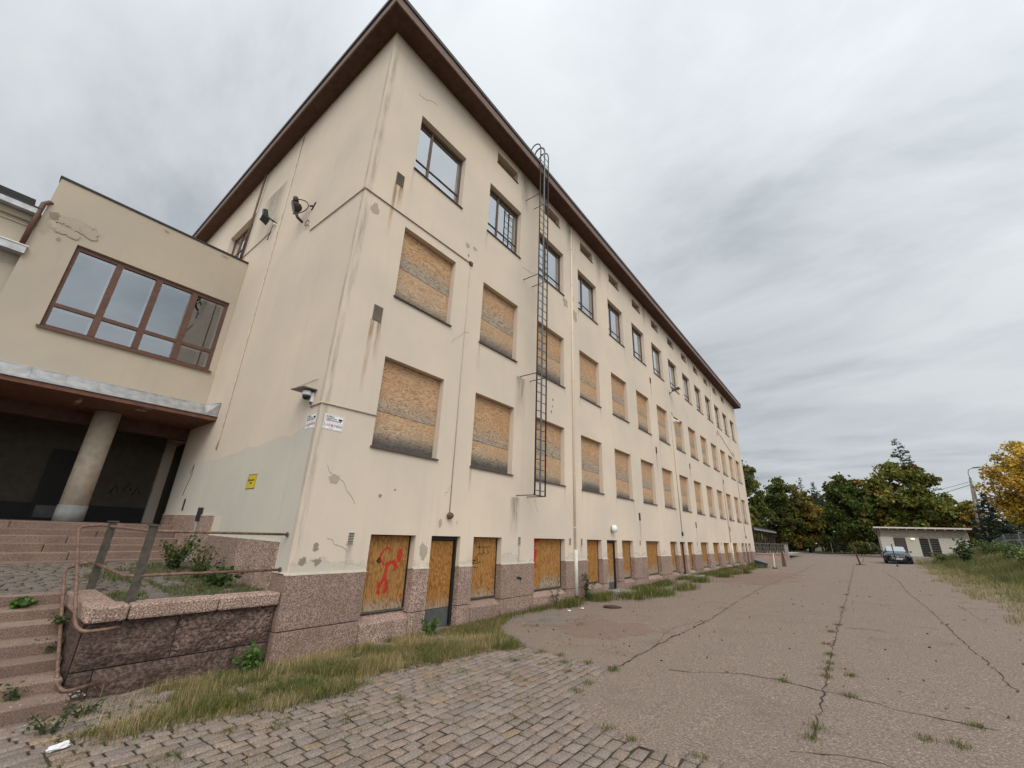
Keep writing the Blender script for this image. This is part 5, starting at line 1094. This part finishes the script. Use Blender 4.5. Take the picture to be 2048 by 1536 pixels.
# weeds and shrubs as single plants
def herb(name, label, cat, x, y, z, H, r, n, size, pal, seed, stems=9, group=None):
    rg = np.random.default_rng(seed); T = empty(name, (x, y, z), label, cat, group); b = MB(); P = []
    for k in range(stems):
        a = rg.uniform(0, 6.28); rr_ = r*rg.uniform(.2, 1); h = H*rg.uniform(.55, 1.0); tip = np.array((rr_*math.cos(a), rr_*math.sin(a), h)); b.tube([(rr_*.2*math.cos(a), rr_*.2*math.sin(a), 0), tuple(tip*np.array((.5, .5, .55))), tuple(tip)], [.007, .005, .002], 4, False)
        for q in range(n//stems):
            u = rg.uniform(.15, 1.02); P.append(tip*np.array((u, u, u))+rg.normal(0, 1, 3)*np.array((.10, .10, .05))*max(r, .3)*1.1)
    b.build('stem', M['bark'], T); P = np.array(P); P[:, 2] = np.maximum(P[:, 2], .02); V, F = leaves(P, size, None, rg, .6, .35); pal = np.array(pal); np_mesh('foliage', V, F, M['leaf'], pal[rg.integers(0, len(pal), len(P))]*rg.uniform(.6, 1.45, len(P))[:, None], T); return T
PG = [(.05, .085, .02), (.07, .11, .028), (.04, .065, .018), (.10, .12, .03)]
herb('shrub', 'leafy green shrub growing against the end wall on the terrace', 'shrub', -3.9, -.55, tz(-3.9), .72, .45, 520, .042, PG, 41, 14)
herb('shrub', 'smaller loose shrub on the terrace by the granite base', 'shrub', -2.7, -.42, 1.02, .68, .38, 300, .038, PG, 42, 12)
herb('shrub', 'low dark green plant on the terrace close to the coping', 'shrub', -1.55, -.45, 1.0, .36, .5, 420, .045, [(.04, .075, .018), (.055, .095, .02)], 43, 12)
herb('weed', 'bright green nettle clump at the foot of the retaining wall', 'weed', .28, -.42, 0, .40, .26, 520, .035, [(.07, .14, .025), (.09, .17, .03), (.05, .10, .02)], 44, 16)
herb('weed', 'green weed clump in the grass before the first boarded door', 'weed', .42, 2.95, .02, .42, .24, 360, .035, [(.07, .13, .025), (.09, .15, .03)], 45, 12)
herb('weed', 'tall weed growing beside the downpipe foot', 'weed', .22, 10.0, .05, .95, .3, 260, .04, PG, 46, 8)
herb('weed', 'dry reddish weed stalks in front of the double board', 'weed', .2, 8.1, .04, .8, .35, 180, .02, [(.16, .06, .04), (.12, .07, .04), (.08, .09, .03)], 47, 10)
herb('weed', 'dandelion plant on the second highest lower step', 'weed', -1.72, -2.82, .885, .12, .2, 130, .04, [(.06, .12, .02), (.08, .15, .03)], 48, 8)
for i, (x, y, z, s, l_) in enumerate(((-.75, -2.5, .46, .16, 'small weed on a middle step under the handrail'), (.02, -2.75, .18, .16, 'small weed on a low step left of the handrail end'), (.95, -2.5, .06, .22, 'low weed patch at the foot of the bottom step'), (-1.0, -2.45, .74, .12, 'small weed tuft in a step joint by the wall end'), (.55, -2.2, .02, .22, 'grassy weed between the bottom step and the wall'), (-.3, -3.1, .32, .13, 'weed at the left edge of the middle steps'))):
    herb('weed', l_, 'weed', x, y, z, s, s*1.1, 110, .022, PG, 50+i, 9)
herb('shrub', 'tall ragged bush standing up in front of the shed corner', 'bush', 13.7, 41.5, gz(13.7, 41.5)-.1, 2.1, .7, 700, .10, [(.06, .085, .035), (.08, .105, .04)], 60, 12)
for i, (x, y, H, r, l_) in enumerate(((15.2, 36, 1.5, 1.4, 'green nettle thicket on the bank in the middle of the verge'), (14.6, 30, 1.3, 1.3, 'green nettle thicket on the bank at the right picture edge'), (15.6, 44, 1.5, 1.5, 'green thicket on the bank below the mesh fence'), (13.2, 47, 1.2, 1.1, 'green weeds at the left end of the verge before the shed'), (14.8, 25, 1.2, 1.2, 'green weeds on the nearest stretch of bank'))):
    herb('shrub', l_, 'bush', x, y, gz(x, y)-.05, H*.72, r, 1300, .07, [(.08, .115, .04), (.10, .14, .045), (.14, .16, .055)], 70+i, 22)
# moss and grass on the terrace
def terr(rg):
    x, y = rg.uniform(-4.8, -.4), rg.uniform(-2.0, -.05)
    if pn(x*1.2, y*1.2, 1.2)+.25*(1 if y > -1.3 else -.3) < .02: return None
    return (x, y)
rg = np.random.default_rng(31); P = []
while len(P) < 7000:
    q = terr(rg)
    if q: P.append((q[0], q[1], tz(q[0])))
V, F, C_ = blades(np.array(P), .07, .004, np.concatenate([GG, GG, GC[:2]]), rg, .9); tag(np_mesh('grass', V, F, M['grass_blade'], C_), kind='stuff')
# fallen chippings and grit by the bottom steps
rg = np.random.default_rng(33); n = 900; P = np.stack([rg.normal(.55, .5, n), rg.normal(-2.15, .35, n), np.zeros(n)], 1)
P = P[(P[:, 0] > -.02) & (P[:, 1] < -1.4)]
P[:, 2] = [gz(a, c0)+.012 if (a > .75 or c0 > -2.2) else (.185 if a < .38 else .045) for a, c0 in P[:, :2]]
V, F = leaves(P, .016, None, rg, .8, .6); tag(np_mesh('stone_chippings', V, F, M['leaf'], np.array([(.34, .31, .28)])*rg.uniform(.5, 1.4, len(P))[:, None]), kind='stuff')
# autumn leaves by the far terrace and scattered grit leaves
rg = np.random.default_rng(35); n = 420; P = np.stack([rg.uniform(.2, 11, n), 4+rg.uniform(0, 1, n)**1.5*40, np.zeros(n)], 1); P[:, 2] = [gz(a, c0)+.014 for a, c0 in P[:, :2]]
V, F = leaves(P, .028, None, rg, .7, .85); tag(np_mesh('fallen_leaves', V, F, M['leaf'], np.array([(.10, .06, .03)])*rg.uniform(.4, 1.6, n)[:, None]), kind='stuff')
# ------------------------------------------------------------------ far end: terrace wall, railing, shelter, bin, posts
TW0 = empty('terrace_wall', (.6, 49, .3), 'low stone terrace wall with end pier beyond the far corner of the building', 'wall')
A, B_ = Vector((-.6, 46, 0)), Vector((1.5, 52, 0)); dr_ = (B_-A).normalized(); nm = Vector((dr_.y, -dr_.x, 0))
def slab(b, p, q, z0, z1, t0, t1): b.hexa([p+nm*t0+Vector((0, 0, z0)), p+nm*t1+Vector((0, 0, z0)), q+nm*t1+Vector((0, 0, z0)), q+nm*t0+Vector((0, 0, z0)), p+nm*t0+Vector((0, 0, z1)), p+nm*t1+Vector((0, 0, z1)), q+nm*t1+Vector((0, 0, z1)), q+nm*t0+Vector((0, 0, z1))])
def tb(b, name, mat):
    o_ = b.build(name, M[mat], TW0); o_.matrix_parent_inverse = Matrix.Translation((-.6, -49, -.3)); return o_
b = MB(); slab(b, A, B_, .1, .98, -.2, .1); tb(b, 'wall', 'granite'); b = MB(); slab(b, A-dr_*.05, B_+dr_*.05, .983, 1.12, -.25, .16); tb(b, 'coping', 'granite_sill')
b = MB(); b.box(1.35, 1.75, 51.8, 52.2, .3, 2.05); tb(b, 'pier', 'concrete'); b = MB(); b.box(1.28, 1.82, 51.73, 52.27, 2.053, 2.2); tb(b, 'pier_cap', 'post_timber')
b = MB(); b.poly([(-.6, 46.2, 1.0), (1.4, 52, 1.0), (1.4, 70, 1.0), (-14, 70, 1.0), (-14, 46.2, 1.0)]); tb(b, 'paved_top', 'concrete')
RL = empty('railing', (.4, 49, 1.1), 'dark timber railing on top of the far terrace wall', 'railing')
def rb(b, name, mat):
    o_ = b.build(name, M[mat], RL); o_.matrix_parent_inverse = Matrix.Translation((-.4, -49, -1.1)); return o_
L_ = (B_-A).length
for z in (1.25, 1.6, 1.98):
    b = MB(); slab(b, A, B_, z, z+.09, -.05, -.01); rb(b, 'rail', 'weather_board')
for k in range(9):
    p_ = A+dr_*(L_*k/9); b = MB(); b.box(p_.x-.06, p_.x+.06, p_.y-.06, p_.y+.06, 1.122, 2.08); rb(b, 'post', 'weather_board')
for k in range(14):
    p_ = A+dr_*(L_*(k+.5)/14); b = MB(); b.box(p_.x-.03, p_.x+.03, p_.y-.03, p_.y+.03, 1.13, 1.98); rb(b, 'baluster', 'weather_board')
SH = empty('shelter', (-1.5, 55, 1), 'open dark-roofed shelter on posts behind the far end of the building', 'shelter')
def shb(b, name, mat):
    o_ = b.build(name, M[mat], SH); o_.matrix_parent_inverse = Matrix.Translation((1.5, -55, -1)); return o_
b = MB(); b.hexa([(-6, 47, 3.45), (-.4, 47, 3.35), (-.4, 62, 3.35), (-6, 62, 3.45), (-6, 47, 4.1), (-.5, 47, 3.62), (-.5, 62, 3.62), (-6, 62, 4.1)]); shb(b, 'roof', 'dark_box')
b = MB(); b.box(-.38, -.28, 46.9, 62.1, 3.30, 3.46); shb(b, 'gutter', 'fence_steel')
for k in range(8):
    b = MB(); y = 47.6+k*2; b.box(-.65, -.5, y-.08, y+.08, 1.0, 3.34); shb(b, 'post', 'lamp_iron')
b = MB(); b.box(-5.9, -5.7, 47.2, 61.8, 1.0, 3.4); shb(b, 'back_wall', 'wing_plaster')
BN = empty('grit_bin', (1.6, 35.2, gz(1.6, 35)), 'dark grit bin with pale sloping lid at the far corner of the building', 'bin')
b = MB(); b.hexa([(-.5, -.45, 0), (.55, -.45, 0), (.55, .45, 0), (-.5, .45, 0), (-.65, -.55, .85), (.7, -.55, .5), (.7, .55, .5), (-.65, .55, .85)]); b.build('body', M['bin_plastic'], BN, bevel=.04); BN.scale = (.62, .62, .62)
b = MB(); b.hexa([(-.7, -.6, .86), (.75, -.6, .51), (.75, .6, .51), (-.7, .6, .86), (-.6, -.5, 1.0), (.68, -.5, .62), (.68, .5, .62), (-.6, .5, 1.0)]); b.build('lid', M['bin_lid'], BN, bevel=.05)
PW = empty('barrier_post', (2.62, 34.15, gz(2.6, 34)), 'thin white post on a dark foot near the far end of the facade', 'post')
b = MB(); b.tube([(0, 0, .06), (.03, 0, 1.05)], .035, 8); b.build('pole', M['white_paint'], PW); b = MB(); b.box(-.16, .16, -.12, .12, 0, .08); b.build('foot', M['dark_metal'], PW, bevel=.02)
PD = empty('barrier_post', (2.85, 37.5, gz(2.8, 37.5)), 'dark wooden post with a leaning arm behind the white post', 'post')
b = MB(); b.hexa([(-.14, -.08, 0), (.14, -.08, 0), (.14, .08, 0), (-.14, .08, 0), (-.06, -.06, 1.2), (.06, -.06, 1.2), (.06, .06, 1.2), (-.06, .06, 1.2)]); b.build('post', M['rust_metal'], PD); b = MB(); b.tube([(0, 0, 1.1), (-.5, 0, 1.2)], .04, 6); b.build('arm', M['rust_metal'], PD)
RP = empty('rusty_post', (7.5, 43.5, gz(7.5, 43.5)), 'leaning rusty red gate post standing alone in the yard', 'post')
b = MB(); b.tube([(.08, 0, 0), (-.12, 0, 1.5)], .06, 8); b.build('post', M['rust_red'], RP); b = MB(); b.box(-.22, .45, -.15, .15, -.02, .06); b.build('foot', M['rust_red'], RP)
b = MB(); b.tube([(.1, 0, .1), (.35, 0, .35), (.38, 0, .6), (.15, 0, .75)], .02, 6); b.build('hook', M['rust_metal'], RP)
PP = empty('thin_pole', (9.85, 42.3, gz(9.85, 42.3)), 'thin dark pole standing in front of the parked car', 'pole')
b = MB(); b.tube([(0, 0, 0), (-.05, 0, 1.62)], .035, 8); b.build('pole', M['dark_metal'], PP); b = MB(); b.box(-.09, .09, -.09, .09, 0, .05); b.build('foot', M['dark_metal'], PP)
# ------------------------------------------------------------------ car
CAR = empty('parked_car', (10.25, 47.0, gz(10.25, 48)), 'dark grey saloon car parked facing the yard in front of the shed', 'car'); CAR.rotation_euler = (0, 0, R(-1))
# front of the car looks towards -Y; x across, y along (front at 0, rear at 4.6)
def loft(stations, name, mat, par=CAR, close=True):
    b = MB(); n = len(stations[0][1])
    for y, prof in stations: b.v += [(x, y, z) for x, z in prof]
    for i in range(len(stations)-1):
        for k in range(n-1): b.f.append((i*n+k, i*n+k+1, (i+1)*n+k+1, (i+1)*n+k))
    if close: b.f.append(tuple(range(n))); m0 = (len(stations)-1)*n; b.f.append(tuple(m0+k for k in range(n))[::-1])
    o_ = b.build(name, M[mat], par, smooth=True); s_ = o_.modifiers.new('sub', 'SUBSURF'); s_.levels = s_.render_levels = 2; return o_
def prof(w, zb, zs, zt, crown=.03): return [(-w*.93, zb), (-w, zb+.12), (-w, zs-.12), (-w*.95, zs), (-w*.72, zt), (-w*.3, zt+crown), (w*.3, zt+crown), (w*.72, zt), (w*.95, zs), (w, zs-.12), (w, zb+.12), (w*.93, zb)]
loft([(0.0, prof(.70, .30, .60, .66)), (.08, prof(.84, .22, .66, .72)), (.35, prof(.89, .20, .74, .82)), (.9, prof(.905, .2, .82, .92)), (1.35, prof(.905, .2, .88, .99)), (2.4, prof(.905, .2, .92, .96)), (3.6, prof(.90, .2, .95, .98)), (4.2, prof(.88, .22, .97, 1.02)), (4.6, prof(.82, .30, .90, .97)), (4.66, prof(.72, .4, .8, .9))], 'body', 'car_paint')
loft([(1.3, [(-.70, .93), (-.66, .96), (-.3, .98), (.3, .98), (.66, .96), (.70, .93)]), (1.95, [(-.70, .95), (-.58, 1.36), (-.3, 1.42), (.3, 1.42), (.58, 1.36), (.70, .95)]), (2.7, [(-.72, .95), (-.56, 1.38), (-.3, 1.445), (.3, 1.445), (.56, 1.38), (.72, .95)]), (3.5, [(-.70, .96), (-.54, 1.33), (-.3, 1.38), (.3, 1.38), (.54, 1.33), (.70, .96)]), (4.15, [(-.64, .99), (-.60, 1.0), (-.3, 1.02), (.3, 1.02), (.60, 1.0), (.64, .99)])], 'cabin', 'car_paint')
b = MB(); b.poly([(-.64, 1.28, 1.01), (.64, 1.28, 1.01), (.57, 1.90, 1.40), (-.57, 1.90, 1.40)]); q = b.build('windscreen', M['car_glass'], CAR)
b = MB(); b.v = []; 
for s_ in (-1, 1):
    b = MB(); b.poly([(s_*.728, 1.75, .99), (s_*.735, 3.5, 1.0), (s_*.60, 3.3, 1.33), (s_*.60, 2.2, 1.37)]); b.build('side_window', M['car_glass'], CAR)
    b = MB(); b.hexa([(s_*.50, .05, .60), (s_*.86, .32, .60), (s_*.84, .36, .62), (s_*.5, .1, .62), (s_*.48, .10, .69), (s_*.875, .42, .745), (s_*.86, .46, .75), (s_*.48, .14, .70)]); b.build('headlight', M['headlight_glass'], CAR)
    b = MB(); b.hexa([(s_*.90, 1.62, .93), (s_*1.05, 1.64, .95), (s_*1.05, 1.78, .95), (s_*.90, 1.78, .93), (s_*.90, 1.60, 1.05), (s_*1.06, 1.62, 1.07), (s_*1.06, 1.76, 1.07), (s_*.90, 1.76, 1.05)]); b.build('mirror', M['car_paint'], CAR, bevel=.03)
    b = MB(); b.hexa([(s_*.50, -.005, .26), (s_*.80, .07, .26), (s_*.80, .12, .26), (s_*.50, .05, .26), (s_*.52, -.01, .40), (s_*.80, .065, .42), (s_*.80, .12, .42), (s_*.52, .05, .40)]); b.build('air_intake', M['plastic_black'], CAR)
    for y in (.85, 3.72):
        b = MB(); b.lathe([(.20, -.1), (.30, -.11), (.325, -.08), (.325, .08), (.30, .11), (.20, .1)], (s_*.82, y, .325), 'x', 24); w_o = b.build('wheel', M['tyre'], CAR, smooth=True); b = MB(); b.lathe([(.19, -.105), (.05, -.12), (.02, .12), (.19, .105)], (s_*.82, y, .325), 'x', 16); b.build('rim', M['rim'], w_o)
b = MB(); b.hexa([(-.42, -.03, .46), (.42, -.03, .46), (.40, .05, .46), (-.40, .05, .46), (-.46, .0, .645), (.46, .0, .645), (.44, .06, .645), (-.44, .06, .645)]); gr = b.build('grille', M['plastic_black'], CAR)
b = MB()
for z in (.50, .56, .62): b.box(-.43, .43, -.035, -.028, z, z+.012)
b.lathe([(.06, -.05), (.06, -.04)], (0, 0, .555), 'y', 16); b.tube(dens([(-.44, -.03, .65), (.44, -.03, .65), (.40, -.035, .455), (-.40, -.035, .455), (-.44, -.03, .65)], .04), .012, 6); b.build('grille_trim', M['chrome'], gr)
b = MB(); b.box(-.26, .26, -.045, -.03, .345, .455); b.build('number_plate', M['plate'], CAR); b = MB(); b.box(-.78, .78, .3, 4.4, .14, .34); b.build('underbody', M['plastic_black'], CAR); b = MB(); b.box(-.78, .78, .03, .30, .15, .25); b.build('lower_lip', M['plastic_black'], CAR); b = MB(); b.box(-.48, .48, -.012, .05, .27, .335); b.build('air_intake', M['plastic_black'], CAR)
# ------------------------------------------------------------------ shed
SD = empty('shed', (13.8, 66, gz(13.8, 66)), 'cream boarded shed with flat white-edged roof and dark doors behind the car', 'shed'); x0, x1, yf, zb, zt = 10.05, 17.6, 66.0, .75, 4.2
def sdb(b, name, mat, **k):
    o_ = b.build(name, M[mat], SD, **k); o_.matrix_parent_inverse = Matrix.Translation((-13.8, -66, -gz(13.8, 66))); return o_
b = MB(); b.box(x0+.03, x1-.03, yf+.03, yf+6, zb-.4, zt); sdb(b, 'core', 'shed_timber')
b = MB(); b.box(x0-.02, x1+.02, yf-.05, yf+6.02, zb-.6, zb+.52); sdb(b, 'plinth', 'concrete')
dz0, dz1 = zb+.35, 3.22; D1 = (11.2, 12.28); D2 = (13.45, 15.1)
for (a, c0) in ((x0, D1[0]), (D1[1], D2[0]), (D2[1], x1)):
    b = MB(); z = zb+.53
    while z < 3.30:
        b.hexa([(a, yf-.035, z), (c0, yf-.035, z), (c0, yf+.05, z), (a, yf+.05, z), (a, yf-.012, z+.155), (c0, yf-.012, z+.155), (c0, yf+.05, z+.155), (a, yf+.05, z+.155)]); z += .165
    sdb(b, 'cladding', 'shed_board')
b = MB(); z = zb+.53
while z < 3.30:
    b.hexa([(x0-.035, yf, z), (x0+.05, yf, z), (x0+.05, yf+6, z), (x0-.035, yf+6, z), (x0-.012, yf, z+.155), (x0+.05, yf, z+.155), (x0+.05, yf+6, z+.155), (x0-.012, yf+6, z+.155)])
    z += .165
sdb(b, 'cladding', 'shed_board')
b = MB(); z = 3.32
while z < 4.15: b.box(x0-.01, x1+.01, yf-.03, yf+.05, z, z+.13); b.box(x0-.03, x0+.05, yf-.03, yf+6, z+.002, z+.128); z += .142
sdb(b, 'upper_cladding', 'shed_timber')
b = MB(); b.hexa([(x0-.45, yf-.7, 4.30), (x1+.3, yf-.7, 4.30), (x1+.3, yf+6.4, 4.05), (x0-.45, yf+6.4, 4.05), (x0-.45, yf-.7, 4.42), (x1+.3, yf-.7, 4.42), (x1+.3, yf+6.4, 4.17), (x0-.45, yf+6.4, 4.17)]); sdb(b, 'roof', 'shed_timber'); b = MB(); b.box(x0-.47, x1+.32, yf-.74, yf-.70, 4.29, 4.45); sdb(b, 'roof_fascia', 'shed_fascia')
for k in range(10):
    b = MB(); x = x0+.15+k*.8; b.box(x-.04, x+.04, yf-.66, yf, 4.17, 4.298); sdb(b, 'rafter', 'shed_fascia')
b = MB(); b.box(*D1, yf-.02, yf+.05, dz0, dz1); sdb(b, 'door', 'shed_door'); b = MB(); b.box(D2[0], D2[0]+.76, yf-.02, yf+.05, zb+.1, dz1); dd = sdb(b, 'door', 'black_frame'); b = MB(); b.box(D2[0]+.9, D2[1], yf-.02, yf+.05, zb+.1, dz1); sdb(b, 'door', 'black_frame')
b = MB(); b.box(D2[0]+.76, D2[0]+.9, yf-.06, yf+.05, zb+.0, dz1); sdb(b, 'door_post', 'grey_timber')
b = MB()
for k in range(9): b.box(D2[0]+.92, D2[1]-.02, yf-.035, yf-.021, zb+.3+k*.24, zb+.32+k*.24); b.box(D2[0]+.02, D2[0]+.74, yf-.035, yf-.021, zb+.3+k*.24, zb+.312+k*.24)
sdb(b, 'door_grille', 'shed_timber')
b = MB(); b.box(12.75, 13.1, yf-.2, yf-.03, 3.08, 3.24); sdb(b, 'wall_lamp', 'lamp_glow', bevel=.03)
# ------------------------------------------------------------------ fences, lamp pole, wires
def fence(name, label, pts, h, nrail, mesh, mat, toprail=True):
    T = empty(name, (pts[0][0], pts[0][1], gz(*pts[0])), label, 'fence'); org = T.location.copy()
    for (x, y) in pts:
        b = MB(); z = gz(x, y); b.tube([(x, y, z-.1), (x, y, z+h)], .04, 8); o_ = b.build('post', M[mat], T); o_.matrix_parent_inverse = Matrix.Translation(-org)
    b = MB()
    for (p_, q_) in zip(pts, pts[1:]):
        P0, P1 = Vector((*p_, gz(*p_))), Vector((*q_, gz(*q_))); L_ = (P1-P0).length
        for k in range(nrail): zz_ = h*(.08+.88*k/(nrail-1)); b.tube([P0+Vector((0, 0, zz_)), P1+Vector((0, 0, zz_))], .006, 4, False)
        nv = int(L_/mesh)
        for k in range(nv): c_ = P0.lerp(P1, k/nv); b.tube([c_+Vector((0, 0, .1)), c_+Vector((0, 0, h*.96))], .004, 3, False)
    o_ = b.build('wire_mesh', M[mat], T); o_.matrix_parent_inverse = Matrix.Translation(-org)
    if toprail:
        b = MB()
        for (p_, q_) in zip(pts, pts[1:]): b.tube([(*p_, gz(*p_)+h*.62), (*q_, gz(*q_)+h*.62)], .05, 6)
        o_ = b.build('rail', M[mat], T); o_.matrix_parent_inverse = Matrix.Translation(-org)
    return T
fence('wire_fence', 'steel mesh fence with a thick mid rail on the bank right of the shed', [(18.2, 64), (18.0, 58), (17.7, 52), (17.4, 46), (17.3, 40), (17.2, 34), (17.3, 28), (17.4, 22)], 1.25, 9, .25, 'fence_steel')
fence('wire_fence', 'thin dark wire fence between the far path and the shed', [(4.6, 78), (6.8, 77), (9.0, 76), (9.9, 72)], 1.7, 7, .35, 'green_post', False)
LP = empty('lamp_pole', (20.1, 78, 1.2), 'wooden lamp pole with a leaning brace and curved arm among the trees', 'street lamp')
def lpb(b, name, mat, **k):
    o_ = b.build(name, M[mat], LP, **k); o_.matrix_parent_inverse = Matrix.Translation((-20.1, -78, -1.2)); return o_
b = MB(); b.tube([(19.95, 78, .6), (21.2, 78, 11.3)], [.16, .12], 10); lpb(b, 'pole', 'pole_wood', smooth=True)
b = MB(); b.tube([(20.6, 78.6, .6), (21.25, 78.1, 10.4)], [.15, .11], 10)
b = MB(); b.tube([(21.0, 78.6, 1.0), (20.98, 78.5, 5.0), (21.25, 78.1, 10.4)][:1]+[(21.22, 78.15, 10.4)], [.15, .11], 10); lpb(b, 'brace', 'pole_wood', smooth=True)
b = MB(); b.tube([(21.18, 78, 11.2), (21.15, 78, 11.8), (21.25, 77.9, 12.3), (21.6, 77.8, 12.5), (21.9, 77.7, 12.55)], .045, 8); lpb(b, 'arm', 'fence_steel', smooth=True)
b = MB(); b.hexa([(21.6, 77.65, 12.47), (22.5, 77.55, 12.53), (22.5, 77.85, 12.53), (21.6, 77.95, 12.47), (21.7, 77.7, 12.61), (22.4, 77.6, 12.65), (22.4, 77.8, 12.65), (21.7, 77.9, 12.61)]); lpb(b, 'lamp_head', 'dark_metal', bevel=.04)
def wire(p, q, sag): return [tuple(Vector(p).lerp(Vector(q), k/12)-Vector((0, 0, sag*4*(k/12)*(1-k/12)))) for k in range(13)]
cable('overhead_wire', wire((21.1, 78, 10.8), (4, 116, 10.6), .9), .022, 'dark_metal', 'upper overhead wire leaving the lamp pole to the left', 'wire')
cable('overhead_wire', wire((21.1, 78, 10.4), (4, 118, 9.8), 1.1), .03, 'dark_metal', 'lower thicker overhead wire leaving the lamp pole to the left', 'wire')
cable('overhead_wire', wire((21.2, 78, 10.5), (40, 52, 9.6), 1.2), .022, 'dark_metal', 'overhead wire running from the lamp pole into the yellow tree', 'wire')

GROUPS = {'maple_tree': 'trees beyond the yard', 'spruce_tree': 'trees beyond the yard', 'pine_tree': 'trees beyond the yard', 'linden_tree': 'trees beyond the yard', 'bush_tree': 'bushes beyond the yard', 'conduit': 'cables and conduits on the walls', 'downpipe': 'downpipes on the facade', 'junction_box': 'small boxes under the facade cables', 'weed': 'weeds by the walls and steps', 'shrub': 'shrubs on the terrace and bank', 'litter': 'scraps of white paper on the ground', 'floodlight': 'floodlights on the walls', 'doorstep': 'concrete doorsteps along the facade', 'barrier_post': 'posts by the far end of the facade', 'overhead_wire': 'wires from the lamp pole', 'wire_fence': 'wire fences'}
for o in list(S.objects):
    if o.parent is None and 'category' in o.keys() and 'group' not in o.keys():
        g_ = GROUPS.get(o.name.split('.')[0])
        if g_: o['group'] = g_
